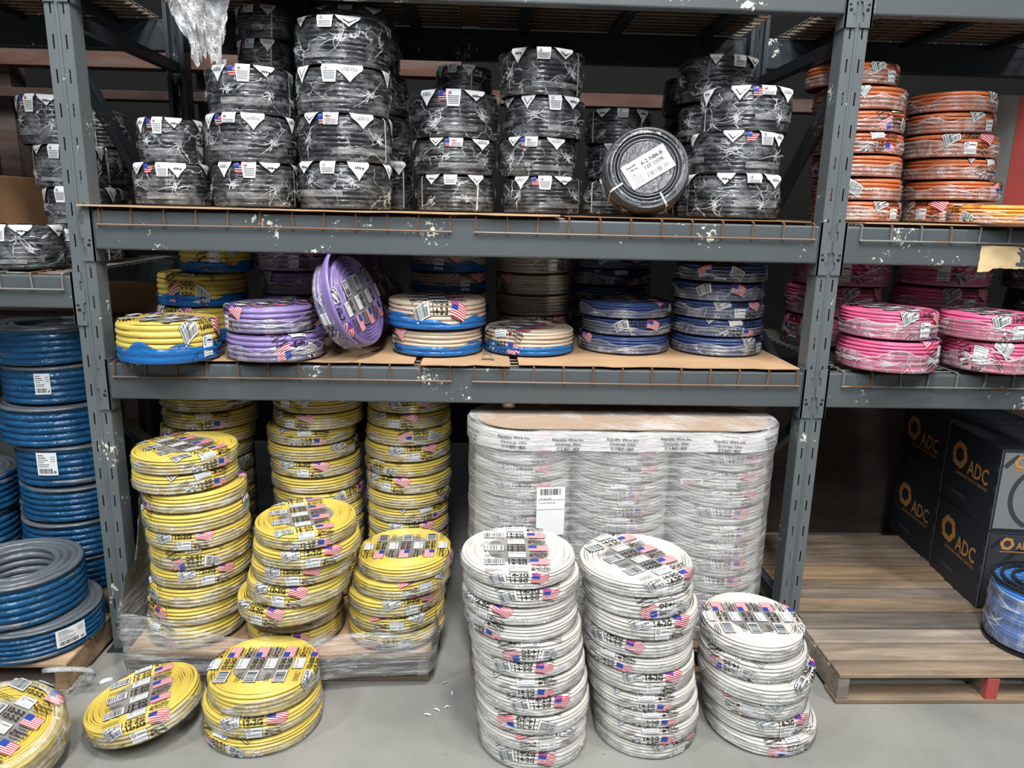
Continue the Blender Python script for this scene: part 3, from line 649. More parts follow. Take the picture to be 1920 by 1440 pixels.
STACKS = {
 'S1': [(0.231, 0.22, 1.7665, 0.111, 0.1465), (0.224, 0.22, 1.629, 0.13, 0.1375)],
 'S2': [(0.521, 0.19, 1.9273, 0.143, 0.1492), (0.518, 0.19, 1.774, 0.149, 0.1532), (0.521, 0.19, 1.629, 0.145, 0.145)],
 'S3': [(0.838, 0.19, 2.0831, 0.161, 0.1464), (0.839, 0.19, 1.9346, 0.16, 0.1486), (0.838, 0.19, 1.7813, 0.162, 0.1532), (0.836, 0.19, 1.629, 0.162, 0.1523)],
 'S3b': [(0.813, 0.55, 2.2835, 0.161, 0.0666), (0.844, 0.55, 2.134, 0.153, 0.1495), (0.862, 0.55, 1.977, 0.167, 0.157), (0.867, 0.55, 1.8083, 0.168, 0.1688), (0.873, 0.55, 1.629, 0.17, 0.1793)],
 'S2b': [(0.498, 0.58, 2.2381, 0.132, 0.1161), (0.49, 0.58, 2.0953, 0.124, 0.1428), (0.488, 0.58, 1.943, 0.13, 0.1523), (0.49, 0.58, 1.788, 0.132, 0.155), (0.482, 0.58, 1.629, 0.134, 0.159)],
 'S4': [(1.213, 0.38, 1.885, 0.164, 0.1588), (1.214, 0.38, 1.7588, 0.156, 0.1262), (1.217, 0.38, 1.629, 0.15, 0.1298)],
 'S4b': [(1.236, 0.75, 2.065, 0.122, 0.1359), (1.234, 0.75, 1.9258, 0.126, 0.1393), (1.235, 0.75, 1.7841, 0.128, 0.1417), (1.236, 0.75, 1.629, 0.129, 0.1551)],
 'S5': [(1.527, 0.36, 2.0343, 0.154, 0.1543), (1.546, 0.36, 1.8938, 0.15, 0.1405), (1.52, 0.36, 1.7589, 0.146, 0.1349), (1.542, 0.36, 1.629, 0.15, 0.1299)],
 'S6': [(1.886, 0.74, 1.9121, 0.142, 0.1352), (1.895, 0.74, 1.7721, 0.143, 0.1401), (1.903, 0.74, 1.629, 0.145, 0.1431)],
 'S6f': [(1.854, 0.4, 1.629, 0.146, 0.1214)],
 'S7': [(2.226, 0.52, 2.0533, 0.157, 0.1615), (2.237, 0.52, 1.9108, 0.15, 0.1425), (2.25, 0.52, 1.7696, 0.152, 0.1412), (2.263, 0.52, 1.629, 0.154, 0.1406)],
 'S7b': [(2.228, 0.86, 2.0505, 0.134, 0.1543), (2.239, 0.86, 1.9142, 0.135, 0.1363), (2.25, 0.86, 1.7752, 0.136, 0.139), (2.262, 0.86, 1.629, 0.138, 0.1462)],
 'S8': [(2.237, 0.17, 1.9125, 0.154, 0.1426), (2.215, 0.17, 1.7738, 0.157, 0.1386), (2.214, 0.17, 1.629, 0.163, 0.1448)],
 'LB1': [(-0.333, 0.55, 1.839, 0.13, 0.1753), (-0.297, 0.55, 1.6852, 0.13, 0.1537), (-0.259, 0.55, 1.53, 0.139, 0.1552), (-0.269, 0.55, 1.4055, 0.137, 0.1245)],
 'LB2': [(-0.321, 0.84, 1.8555, 0.123, 0.1483), (-0.331, 0.84, 1.7047, 0.13, 0.1508), (-0.346, 0.84, 1.5509, 0.131, 0.1538), (-0.327, 0.84, 1.4055, 0.126, 0.1454)],
 'LBf': [(-0.286, 0.16, 1.4055, 0.138, 0.1455)],
 'MY1': [(0.248, 0.028, 1.1185, 0.168, 0.1384)],
 'MY2': [(0.28, 0.45, 1.3818, 0.14, 0.1204), (0.22, 0.45, 1.2547, 0.17, 0.127), (0.212, 0.45, 1.1185, 0.17, 0.1362)],
 'MP1': [(0.574, 0.096, 1.2125, 0.153, 0.0921), (0.594, 0.096, 1.1185, 0.171, 0.094)],
 'MP2': [(0.569, 0.5, 1.3898, 0.148, 0.0998), (0.572, 0.5, 1.2972, 0.131, 0.0927), (0.564, 0.5, 1.2071, 0.135, 0.0901), (0.56, 0.5, 1.1185, 0.136, 0.0886)],
 'MT1': [(1.156, 0.244, 1.2173, 0.185, 0.1053), (1.157, 0.244, 1.1185, 0.171, 0.0988)],
 'MT2': [(1.179, 0.65, 1.3861, 0.164, 0.0901), (1.175, 0.65, 1.3029, 0.164, 0.0832), (1.189, 0.65, 1.2084, 0.164, 0.0945), (1.189, 0.65, 1.1185, 0.164, 0.0899)],
 'MT3': [(1.505, 0.283, 1.1185, 0.175, 0.0941)],
 'MT4': [(1.541, 0.69, 1.385, 0.162, 0.0949), (1.543, 0.69, 1.2969, 0.163, 0.0881), (1.546, 0.69, 1.2095, 0.164, 0.0875), (1.546, 0.69, 1.1185, 0.163, 0.091)],
 'MB1': [(1.883, 0.355, 1.2541, 0.179, 0.0605), (1.893, 0.355, 1.188, 0.175, 0.0661), (1.885, 0.355, 1.1185, 0.179, 0.0695)],
 'MB2': [(1.888, 0.77, 1.4066, 0.18, 0.0768), (1.89, 0.77, 1.3354, 0.184, 0.0712), (1.892, 0.77, 1.2635, 0.182, 0.0719), (1.896, 0.77, 1.1912, 0.183, 0.0722), (1.901, 0.77, 1.1185, 0.184, 0.0727)],
 'MB3': [(2.251, 0.343, 1.3955, 0.174, 0.0683), (2.238, 0.343, 1.3256, 0.178, 0.0699), (2.247, 0.343, 1.2574, 0.176, 0.0682), (2.251, 0.343, 1.1911, 0.175, 0.0663), (2.253, 0.343, 1.1185, 0.176, 0.0726)],
 'PK1': [(2.779, 0.06, 1.2331, 0.164, 0.1009), (2.792, 0.06, 1.1185, 0.17, 0.1146)],
 'PK2': [(3.146, 0.06, 1.2323, 0.157, 0.093), (3.179, 0.06, 1.1185, 0.159, 0.1138)],
 'PK3': [(2.849, 0.6, 1.3645, 0.191, 0.1455), (2.824, 0.6, 1.2401, 0.193, 0.1244), (2.827, 0.6, 1.1185, 0.195, 0.1216)],
 'PK5': [(3.702, 0.55, 1.3654, 0.157, 0.1187), (3.732, 0.55, 1.2434, 0.158, 0.122), (3.763, 0.55, 1.1185, 0.16, 0.1249)],
 'PK4': [(3.289, 0.6, 1.3706, 0.189, 0.1787), (3.285, 0.6, 1.2444, 0.19, 0.1262), (3.304, 0.6, 1.1185, 0.192, 0.1259)],
 'OR1': [(2.647, 0.28, 2.0886, 0.158, 0.0755), (2.684, 0.28, 2.0068, 0.158, 0.0818), (2.691, 0.28, 1.9336, 0.158, 0.0732), (2.696, 0.28, 1.8586, 0.158, 0.075), (2.702, 0.28, 1.7809, 0.158, 0.0777), (2.713, 0.28, 1.7005, 0.158, 0.0804), (2.718, 0.28, 1.628, 0.158, 0.0725)],
 'OR2': [(3.126, 0.44, 2.032, 0.155, 0.075), (3.129, 0.44, 1.9546, 0.157, 0.0775), (3.143, 0.44, 1.8672, 0.17, 0.0874), (3.152, 0.44, 1.7867, 0.163, 0.0805), (3.174, 0.44, 1.7111, 0.173, 0.0756), (3.18, 0.44, 1.628, 0.166, 0.0831)],
 'OR3': [(3.139, 0.07, 1.628, 0.17, 0.0672)],
 'YA': [(0.299, -0.033, 0.7579, 0.176, 0.062), (0.295, -0.033, 0.6892, 0.175, 0.0687), (0.322, -0.033, 0.6224, 0.174, 0.0668), (0.321, -0.033, 0.5519, 0.179, 0.0704), (0.325, -0.033, 0.4898, 0.177, 0.0622), (0.326, -0.033, 0.4152, 0.171, 0.0746), (0.323, -0.033, 0.3492, 0.17, 0.066), (0.315, -0.033, 0.276, 0.17, 0.0731), (0.304, -0.033, 0.2047, 0.17, 0.0714), (0.296, -0.033, 0.125, 0.17, 0.0797)],
 'YB': [(0.728, -0.126, 0.5406, 0.173, 0.0588), (0.729, -0.126, 0.4761, 0.182, 0.0645), (0.711, -0.126, 0.4115, 0.173, 0.0646), (0.696, -0.126, 0.3347, 0.176, 0.0768), (0.662, -0.126, 0.2656, 0.179, 0.0691), (0.657, -0.051, 0.1928, 0.173, 0.0728), (0.657, -0.051, 0.125, 0.173, 0.0678)],
 'YC': [(1.058, -0.045, 0.3823, 0.173, 0.0612), (1.045, -0.045, 0.3183, 0.177, 0.064), (1.025, -0.045, 0.2505, 0.178, 0.0678), (1.027, -0.045, 0.1874, 0.176, 0.0631), (1.026, -0.045, 0.125, 0.177, 0.0624)],
 'YD': [(0.245, 0.371, 0.8678, 0.182, 0.0647), (0.247, 0.371, 0.7979, 0.182, 0.0699), (0.234, 0.371, 0.7316, 0.182, 0.0662), (0.215, 0.371, 0.6634, 0.182, 0.0683), (0.215, 0.371, 0.5961, 0.182, 0.0673), (0.215, 0.371, 0.5288, 0.182, 0.0673), (0.215, 0.371, 0.4615, 0.182, 0.0673), (0.215, 0.371, 0.3942, 0.182, 0.0673), (0.215, 0.371, 0.3269, 0.182, 0.0673), (0.215, 0.371, 0.2596, 0.182, 0.0673), (0.215, 0.371, 0.1923, 0.182, 0.0673), (0.215, 0.371, 0.125, 0.182, 0.0673)],
 'YE': [(0.69, 0.307, 0.8839, 0.174, 0.061), (0.687, 0.307, 0.82, 0.174, 0.0639), (0.658, 0.307, 0.7579, 0.173, 0.0621), (0.661, 0.307, 0.6961, 0.175, 0.0618), (0.671, 0.307, 0.6319, 0.177, 0.0643), (0.671, 0.307, 0.5696, 0.177, 0.0623), (0.676, 0.307, 0.5034, 0.177, 0.0662), (0.676, 0.307, 0.4404, 0.177, 0.0631), (0.676, 0.307, 0.3773, 0.177, 0.0631), (0.676, 0.307, 0.3142, 0.177, 0.0631), (0.676, 0.307, 0.2511, 0.177, 0.0631), (0.676, 0.307, 0.1881, 0.177, 0.0631), (0.676, 0.307, 0.125, 0.177, 0.0631)],
 'YF': [(1.042, 0.32, 0.8845, 0.167, 0.0606), (1.039, 0.32, 0.8221, 0.166, 0.0624), (1.039, 0.32, 0.7568, 0.171, 0.0654), (1.034, 0.32, 0.6923, 0.172, 0.0644), (1.034, 0.32, 0.6341, 0.172, 0.0582), (1.037, 0.32, 0.5636, 0.172, 0.0705), (1.036, 0.32, 0.5025, 0.17, 0.0611), (1.033, 0.32, 0.4404, 0.165, 0.0621), (1.033, 0.32, 0.3774, 0.165, 0.0631), (1.033, 0.32, 0.3143, 0.165, 0.0631), (1.033, 0.32, 0.2512, 0.165, 0.0631), (1.033, 0.32, 0.1881, 0.165, 0.0631), (1.033, 0.32, 0.125, 0.165, 0.0631)],
 'YG': [(0.641, -0.4, 0.13, 0.174, 0.078), (0.633, -0.4, 0.062, 0.185, 0.0681), (0.633, -0.4, 0.0, 0.186, 0.062)],
 'W1': [(1.443, -0.475, 0.597, 0.174, 0.05), (1.455, -0.475, 0.5407, 0.177, 0.0563), (1.45, -0.475, 0.4849, 0.176, 0.0558), (1.457, -0.475, 0.4294, 0.175, 0.0555), (1.472, -0.475, 0.3673, 0.176, 0.0621), (1.479, -0.475, 0.3144, 0.175, 0.0529), (1.486, -0.475, 0.2514, 0.177, 0.063), (1.494, -0.475, 0.1908, 0.179, 0.0606), (1.501, -0.475, 0.1272, 0.182, 0.0636), (1.501, -0.475, 0.0672, 0.178, 0.06), (1.504, -0.475, 0.0, 0.175, 0.0672)],
 'W2': [(1.812, -0.436, 0.5517, 0.177, 0.0554), (1.822, -0.436, 0.4799, 0.173, 0.0717), (1.835, -0.436, 0.4116, 0.179, 0.0683), (1.832, -0.436, 0.3538, 0.174, 0.0578), (1.834, -0.436, 0.2993, 0.173, 0.0546), (1.845, -0.436, 0.2288, 0.172, 0.0704), (1.853, -0.436, 0.1715, 0.172, 0.0573), (1.864, -0.436, 0.1178, 0.173, 0.0537), (1.873, -0.436, 0.0564, 0.173, 0.0614), (1.872, -0.436, -0.0, 0.166, 0.0564)],
 'W3': [(2.205, -0.417, 0.3185, 0.162, 0.0659), (2.214, -0.417, 0.2507, 0.17, 0.0678), (2.231, -0.417, 0.1815, 0.183, 0.0692), (2.232, -0.417, 0.1203, 0.171, 0.0612), (2.245, -0.417, 0.0587, 0.17, 0.0616), (2.263, -0.417, -0.0, 0.179, 0.0587)],
 'WB1': [(1.478, 0.01, 0.8591, 0.176, 0.0612), (1.478, 0.01, 0.7976, 0.176, 0.0614), (1.478, 0.01, 0.7358, 0.176, 0.0618), (1.478, 0.01, 0.6747, 0.176, 0.0611), (1.478, 0.01, 0.6132, 0.176, 0.0615), (1.478, 0.01, 0.5514, 0.176, 0.0618), (1.478, 0.01, 0.4903, 0.176, 0.061), (1.478, 0.01, 0.4301, 0.176, 0.0602), (1.478, 0.01, 0.3696, 0.176, 0.0606), (1.478, 0.01, 0.3099, 0.176, 0.0597), (1.478, 0.01, 0.2474, 0.176, 0.0625), (1.478, 0.01, 0.1862, 0.176, 0.0612), (1.478, 0.01, 0.125, 0.176, 0.0612)],
 'WB2': [(1.834, 0.01, 0.8568, 0.176, 0.0609), (1.834, 0.01, 0.7956, 0.176, 0.0612), (1.834, 0.01, 0.7339, 0.176, 0.0616), (1.834, 0.01, 0.673, 0.176, 0.0609), (1.834, 0.01, 0.6118, 0.176, 0.0613), (1.834, 0.01, 0.5501, 0.176, 0.0616), (1.834, 0.01, 0.4893, 0.176, 0.0609), (1.834, 0.01, 0.4292, 0.176, 0.06), (1.834, 0.01, 0.3688, 0.176, 0.0604), (1.834, 0.01, 0.3093, 0.176, 0.0595), (1.834, 0.01, 0.247, 0.176, 0.0623), (1.834, 0.01, 0.186, 0.176, 0.061), (1.834, 0.01, 0.125, 0.176, 0.061)],
 'WB3': [(2.19, 0.01, 0.8444, 0.176, 0.0651), (2.19, 0.01, 0.7787, 0.176, 0.0657), (2.19, 0.01, 0.7126, 0.176, 0.0661), (2.19, 0.01, 0.6473, 0.176, 0.0653), (2.19, 0.01, 0.5816, 0.176, 0.0657), (2.19, 0.01, 0.5155, 0.176, 0.0661), (2.19, 0.01, 0.4502, 0.176, 0.0653), (2.19, 0.01, 0.3858, 0.176, 0.0644), (2.19, 0.01, 0.3211, 0.176, 0.0648), (2.19, 0.01, 0.2572, 0.176, 0.0638), (2.19, 0.01, 0.1904, 0.176, 0.0668), (2.19, 0.01, 0.125, 0.176, 0.0654)],
 'BC': [(-0.349, 0.38, 1.0442, 0.207, 0.1445), (-0.338, 0.38, 0.8927, 0.195, 0.1516), (-0.342, 0.38, 0.7332, 0.217, 0.1594), (-0.311, 0.38, 0.5724, 0.204, 0.1608), (-0.307, 0.38, 0.4284, 0.207, 0.144), (-0.314, 0.38, 0.2765, 0.209, 0.1519), (-0.321, 0.38, 0.125, 0.202, 0.1515)],
 'BL': [(-0.723, 0.3, 0.4541, 0.199, 0.1506), (-0.743, 0.3, 0.2852, 0.202, 0.1689), (-0.762, 0.3, 0.125, 0.206, 0.1602)],
 'BF': [(-0.298, -0.084, 0.2405, 0.209, 0.164), (-0.259, -0.084, 0.125, 0.219, 0.1155)],
}

INFO = {  # style, words, where, group
 'S1': ('black', 'lumpy black cable coil', 'the two beside the left upright'),
 'S2': ('black', 'black wrapped cable coil', 'the front stack left of the tall four'),
 'S3': ('black', 'black wrapped cable coil', 'the tall front stack of four'),
 'S3b': ('black', 'black cable coil', 'the shadowed stack right behind the tall black stack'),
 'S2b': ('black', 'black cable coil', 'the shadowed stack behind the black stack of three'),
 'S4': ('black', 'black cable coil', 'the three left of the leaning four'),
 'S4b': ('black', 'dark black cable coil', 'the rear stack behind the middle three'),
 'S5': ('black', 'black cable coil', 'the leaning four left of the standing coil'),
 'S6': ('black', 'black cable coil in shadow', 'the rear stack behind the standing coil'),
 'S6f': ('black', 'black cable coil half hidden behind the standing coil', ''),
 'S7': ('black', 'black cable coil', 'the shadowed stack behind the rightmost black stack'),
 'S7b': ('black', 'black cable coil in deep shadow', 'the farthest right stack'),
 'S8': ('black', 'black wrapped cable coil', 'the front stack right of the standing coil'),
 'LB1': ('black', 'black wrapped cable coil', 'the leaning stack beside the brown box'),
 'LB2': ('black', 'black cable coil', 'the rear stack seen through the left upright'),
 'LBf': ('black', 'flat black cable coil lying at the front of the left bay shelf', ''),
 'MY1': ('yellow2', 'yellow coil in a blue-bottomed bag at the front of the lower shelf', ''),
 'MY2': ('yellow2', 'yellow coil in a blue-bottomed bag', 'the left rear stack'),
 'MP1': ('purple', 'purple cable coil', 'the front pair on the lower shelf'),
 'MP2': ('purple', 'shadowed purple cable coil', 'the rear purple stack'),
 'MT1': ('tan', 'tan coil in a blue-bottomed bag', 'the front tan pair'),
 'MT2': ('tan', 'tan coil in a blue-bottomed bag', 'the rear tan stack'),
 'MT3': ('tan', 'single tan coil with blue bag bottom, lying beside the small clip', ''),
 'MT4': ('tanplain', 'tan cable coil', 'the rear stack behind the single tan coil'),
 'MB1': ('navy', 'blue cable coil', 'the front stack of three'),
 'MB2': ('navy', 'blue cable coil in shadow', 'the rear stack behind three blue coils'),
 'MB3': ('navy', 'blue cable coil', 'the right front stack of five'),
 'PK1': ('pink', 'pink cable coil', 'the front pair beside the right upright'),
 'PK2': ('pink', 'pink cable coil', 'the front pair at the right edge of the photo'),
 'PK3': ('pink', 'pink cable coil', 'the rear stack behind the right upright'),
 'PK4': ('pink', 'pink cable coil', 'the rear stack at right, behind both front pairs'),
 'PK5': ('black', 'black cable coil', 'the dark stack right of the rear pink coils'),
 'OR1': ('orange', 'orange cable coil', 'the tall stack of seven behind the right upright'),
 'OR2': ('orange', 'orange cable coil', 'the stack of six in the right bay'),
 'OR3': ('orange2', 'bright orange cable coil lying in front of the orange stacks', ''),
 'YA': ('yellow', 'yellow cable coil', 'the tall front left pallet stack'),
 'YB': ('yellow', 'yellow cable coil', 'the front middle pallet stack'),
 'YC': ('yellow', 'yellow cable coil', 'the short front right pallet stack'),
 'YD': ('yellow', 'yellow cable coil', 'the rear left pallet stack'),
 'YE': ('yellow', 'yellow cable coil', 'the rear middle pallet stack'),
 'YF': ('yellow', 'yellow cable coil', 'the rear right pallet stack'),
 'YG': ('yellow', 'yellow cable coil', 'the short floor stack before the pallet'),
 'W1': ('white', 'white cable coil', 'the left floor stack in front'),
 'W2': ('white', 'white cable coil', 'the middle floor stack in front'),
 'W3': ('white', 'white cable coil', 'the short leaning right floor stack'),
 'WB1': ('white', 'white cable coil', 'the film-wrapped left rear stack'),
 'WB2': ('white', 'white cable coil', 'the film-wrapped middle rear stack'),
 'WB3': ('white', 'white cable coil', 'the film-wrapped right rear stack'),
 'BC': ('conduit', 'blue wrapped conduit coil', 'the tall stack left of the left upright'),
 'BL': ('conduit', 'dark blue conduit coil', 'the stack at the left photo edge'),
 'BF': ('conduit', 'large blue wrapped conduit coil', 'the front pair on the left pallet'),
}
COILS = {}
GROUP = {'conduit': 'blue conduit coils', 'black': 'black cable coils', 'yellow': 'yellow cable coils', 'yellow2': 'yellow coils in blue-bottomed bags', 'tan': 'tan coils in blue-bottomed bags', 'tanplain': 'plain tan coils',
         'purple': 'purple cable coils', 'navy': 'blue cable coils', 'pink': 'pink cable coils', 'orange': 'orange cable coils', 'orange2': 'orange cable coils', 'white': 'white cable coils'}
PREF = {'W1': [0, .12, -.7, -.75, .05, -.1, 0, .15, -.2, .1, -.15], 'W2': [.55, .3, .15, -.6, -.65, .02, 0, .03, 0, .5], 'W3': [PI/2, -.7, .9, -.5, .2, .25],
        'YB': [.35, .3, .05, -.2, -.45, .2, 0], 'YC': [PI/2+PI, .5, .4, 0, 0], 'YG': [PI/2, .15, -.5], 'YA': [.9, .8, 2.2, 2.0, .1, .25, .45, 2.1, -.8, -.5],
        'MY1': [1.2], 'MP1': [-.9, .7], 'MT1': [.15, 1.9], 'MT3': [-.6], 'PK1': [.3, .7], 'PK2': [.1, -.9], 'OR2': [.9, .45, -.1, .6, .8, 2], 'OR1': [.55, 2.2, .5, .1, 1.9, 2.3, .5], 'OR3': [PI/2]}
TILT = {'W3': (.022, .012), 'YA': (-.006, -.028), 'YB': (0, -.022), 'YC': (.005, -.035), 'YG': (.0, -.012)}
for key, rows in STACKS.items():
    style, words_, where = INFO[key]; n = len(rows)
    for i, (x, y, z, R, H) in enumerate(rows):
        rz = PREF.get(key, [])[i] if i < len(PREF.get(key, [])) else (rng.uniform(-.5, .5) if rng.random() < .6 else rng.uniform(0, 6.28))
        if PREF.get(key) and rng.random() < .35 and i > 0: rz += PI
        show = style == 'black' and key in ('S1', 'S2', 'S3', 'S4', 'S5', 'S8', 'LB1', 'LBf')
        if style == 'black': rz = (rng.choice((0, 2*PI/3, 4*PI/3)) if show else 0)+rng.uniform(-.25, .25)
        if key in ('WB1', 'WB2', 'WB3'): rz = rng.uniform(-.12, .12)
        tx, ty = TILT.get(key, (0, 0)); last = i == n-1
        z += R*(abs(tx)+abs(ty))*.8
        tx += rng.uniform(-.003, .003)*(not last); ty += rng.uniform(-.004, .004)*(not last)
        pos = {1: '', 2: ['upper of ', 'lower of '][i] if n == 2 else ''}.get(n, ORD[i]+' of ' if not last else 'bottom of ')
        lab = f'{words_}, {pos}{where}' if where else words_
        o = coil(style, at(x, y, z+.0012, rz, tx, ty), lab, GROUP[style], R-(.006 if style == 'black' else .003), H-(.007 if style == 'conduit' else .0055), None, show)
        COILS[key, i] = o
# the coil standing on edge, leaning back, face to the camera
def basis(n, xh, loc):
    z = Vector(n).normalized(); x = (Vector(xh)-z*Vector(xh).dot(z)).normalized(); y = z.cross(x)
    mm = Matrix((x, y, z)).transposed().to_4x4(); mm.translation = Vector(loc); return mm
def flat_label(parent, name, w, h, loc, ang, draw, z=.0015):
    """a stiff printed card lying on a face"""
    b = MB(); b.box(-w/2, w/2, -h/2, h/2, 0, z); draw(b, z+.0006)
    mm = Matrix.Translation(loc) @ Matrix.Rotation(ang, 4, 'Z')
    o = b.build(name, ['p_white', 'p_black', 'p_grey', 'p_red', 'gold', 'boxgrey', 'swirl'], parent); o.matrix_local = mm; return o
def put_text(b, s, cx, cy, w, h, z, mi=1, shear=0.0, bold=.02):
    for p in fit_text(s, w, h, shear, bold): b.quad([(cx+x, cy+y, z) for x, y in p], mi)
def bars(b, x0, x1, y0, y1, z, seed=3, mi=1):
    rn = random.Random(seed); x = x0
    while x < x1: t = rn.choice((.0009, .0016, .0026)); b.quad([(x, y0, z), (x+t, y0, z), (x+t, y1, z), (x, y1, z)], mi); x += t+rn.choice((.001, .0016, .0024))
n = Vector((-.10, -.95, .26)).normalized(); H1 = .125
cz = 1.6295+.150*math.sqrt(1-n.z**2)
st = coil('black', basis(n, (1, 0, 0), Vector((1.882, .115, cz))-n*H1*.5), 'black cable coil standing on edge with a white card on its face', 'black cable coils', .145, H1, show=False)
for c in list(st.children):
    if c.name.startswith(('folded', 'certif', 'flag')): bpy.data.objects.remove(c)
st.location.z = 1.6295+.150*math.sqrt(1-n.z**2)-n.z*H1*.5+.5*H1*0+abs(n.z)*0
def card_draw(b, z):
    put_text(b, '6-2 NM-B', .028, .024, .092, .017, z, 1, 0, .05); put_text(b, "125' COIL", .028, .003, .082, .014, z, 1, 0, .05)
    put_text(b, 'Republic', -.054, .031, .042, .012, z, 1, .3, .06); put_text(b, 'Wire Inc', -.050, .018, .034, .010, z, 1, .3, .06)
    bars(b, -.02, .074, -.036, -.018, z); put_text(b, 'UL', -.06, .0, .014, .011, z, 1, 0, .04)
    for y in (-.012, -.020, -.028, -.036): b.quad([(-.076, y, z), (-.034, y, z), (-.034, y+.003, z), (-.076, y+.003, z)], 2)
    b.quad([(-.004, -.008, z), (.064, -.008, z), (.064, -.0055, z), (-.004, -.0055, z)], 2)
fl_ = flat_label(st, 'face_card', .165*RB/.145, .088*RB/.145, (.004, 0, HB+.004), math.radians(31), lambda b, z: card_draw(b, z)); fl_['label'] = 'white printed card'
# purple coils tipped on edge
pc = coil('purple', basis((.90, -.28, .33), (.3, .1, -1), (.815, .12, 1.1185+.168*.94+.015)), 'torn purple coil propped on edge with loose loops hanging out', 'purple cable coils', .165, .088)
lp = MB(); rn = random.Random(5)
for k in range(4):
    R1 = RR-.02+.010*k; ph = 2.2+.25*k
    lp.tube([((R1+.022*math.sin(PI*i/24)*(1+.35*k))*math.cos(ph+2.6*i/24), (R1+.022*math.sin(PI*i/24)*(1+.35*k))*math.sin(ph+2.6*i/24), .012+.013*k+.02*math.sin(PI*i/24)) for i in range(25)], .0055, 7)
lp.build('loose_loop', 'purple', pc, True)
coil('purple', basis((.86, -.30, .42), (.3, .1, -1), (.845, .54, 1.1185+.17*.908+.015)), 'shadowed purple coil tipped on edge behind the torn purple coil', 'purple cable coils', .165, .085)
# yellow coils on the floor
coil('yellow', at(.274, -.43, .052, .35, .0, -.205), 'single yellow cable coil tilted against the short floor stack', 'yellow cable coils', .172, .068)
bg = coil('yellow2', basis((.10, -.30, .95), (.9, -.3, 0), (-.055, -.612, .066)), 'bagged yellow coil lying loose on the floor at bottom left', 'yellow cable coils', .165, .105)
for c in list(bg.children):
    if c.name.startswith('plastic_wrap'): c.data = cached('bagwrap', lambda: wrap_mesh('flat', 77, (.9, 1.0), ('film', 'film_disc'), True, True, .022))
    if c.name.startswith('film_print'): c.data = cached('bagprint', lambda: strip_print('12-2-2', 205))
tp = MB()
for i in range(12):
    a0, a1 = -1.1-i*.012, -1.1-(i+1)*.012; q = [(.09+.012*j*1.0) for j in (i, i+1)]
    pts = [(q[0]*math.cos(-1.25), q[0]*math.sin(-1.25)), (q[1]*math.cos(-1.25), q[1]*math.sin(-1.25))]
    nx, ny = -math.sin(-1.25)*.014, math.cos(-1.25)*.014
    tp.quad([surf('flat', pts[0][0]-nx, pts[0][1]-ny, .006), surf('flat', pts[1][0]-nx, pts[1][1]-ny, .006), surf('flat', pts[1][0]+nx, pts[1][1]+ny, .006), surf('flat', pts[0][0]+nx, pts[0][1]+ny, .006)])
tp.build('tape_strip', 'tape', bg)
# paper labels on the conduit coils
def side_label(parent, kind, ang, z0, w, h, R, name='paper_label'):
    b = MB(); n_ = 8
    def patch(u0, u1, v0, v1, mi, e):
        m_ = max(1, int((u1-u0)/w*n_+.5))
        for i in range(m_):
            a0, a1 = ang+(u0+(u1-u0)*i/m_)/R, ang+(u0+(u1-u0)*(i+1)/m_)/R
            b.quad([((R+e)*math.cos(a), (R+e)*math.sin(a), z) for a, z in ((a0, z0+v0), (a1, z0+v0), (a1, z0+v1), (a0, z0+v1))], mi)
    patch(-w/2, w/2, 0, h, 0, .006); rn_ = random.Random(8); u = -w*.40
    while u < w*.22: t = rn_.choice((.002, .003, .004)); patch(u, u+t, h*.08, h*.30, 1, .0065); u += t+.002
    for k, l in ((.86, .3), (.76, .4), (.66, .5), (.56, .3), (.46, .55), (.38, .5)): patch(-w*.42, -w*.42+w*l, h*k, h*k+.003, 1 if k > .7 else 2, .0065)
    for k in (.8, .7, .6): patch(w*.2, w*.42, h*k, h*k+.0025, 2, .0065)
    patch(w*.3, w*.42, h*.08, h*.2, 2, .0065)
    o = b.build(name, ['p_white', 'p_black', 'p_grey'], parent); o['label'] = 'white printed label'; return o
side_label(COILS['BC', 1], 'conduit', -1.35, .045, .055, .085, RC); side_label(COILS['BC', 3], 'conduit', -1.55, .05, .075, .09, RC); side_label(COILS['BF', 1], 'conduit', -.55, .04, .095, .09, RC)
for k in (('BC', 1), ('BC', 3), ('BF', 1)): COILS[k].rotation_euler.z = 0

# ------------------------------------------------------------------ pallets and what is on them
def pallet(x0, x1, y0, y1, h, label, boards, mat, seed, redend=False, sheetz=0):
    t = thing('wooden_pallet', label, 'pallet', ((x0+x1)/2, (y0+y1)/2, 0)); cx, cy = t.location.x, t.location.y; rn_ = random.Random(seed)
    dk = .018; y = y0; hs = h-dk
    ws = [rn_.uniform(.06, .125) for _ in range(boards)]; s = (y1-y0-.013*(boards-1))/sum(ws)
    for w_ in ws:
        b = MB(); w2 = w_*s; b.box(-(x1-x0)/2+rn_.uniform(0, .006), (x1-x0)/2, y-cy, y+w2-cy, hs+rn_.uniform(-.0015, .0), h-rn_.uniform(0, .0045)); b.build('deck_board', mat, t, False, .004); y += w2+.013
    for k, x in enumerate((x0+.003, (x0+x1)/2-.02, x1-.043)):
        b = MB(); b.box(x-cx, x+.04-cx, y0-cy+.004, y1-cy, .018, hs-.0015); st_ = b.build('stringer', mat, t, False, .002)
        if redend and k == 1:
            e = MB(); e.box(x-cx-.001, x+.041-cx, y0-cy+.001, y0-cy+.02, .006, hs-.004); q = e.build('painted_end', 'redpaint', st_); q['label'] = 'red painted stringer end'
    for y in (y0, (y0+y1)/2-.045, y1-.09):
        b = MB(); b.box(-(x1-x0)/2, (x1-x0)/2, y-cy, y+.09-cy, .001, .0175); b.build('bottom_board', mat, t, False, .002)
    return t
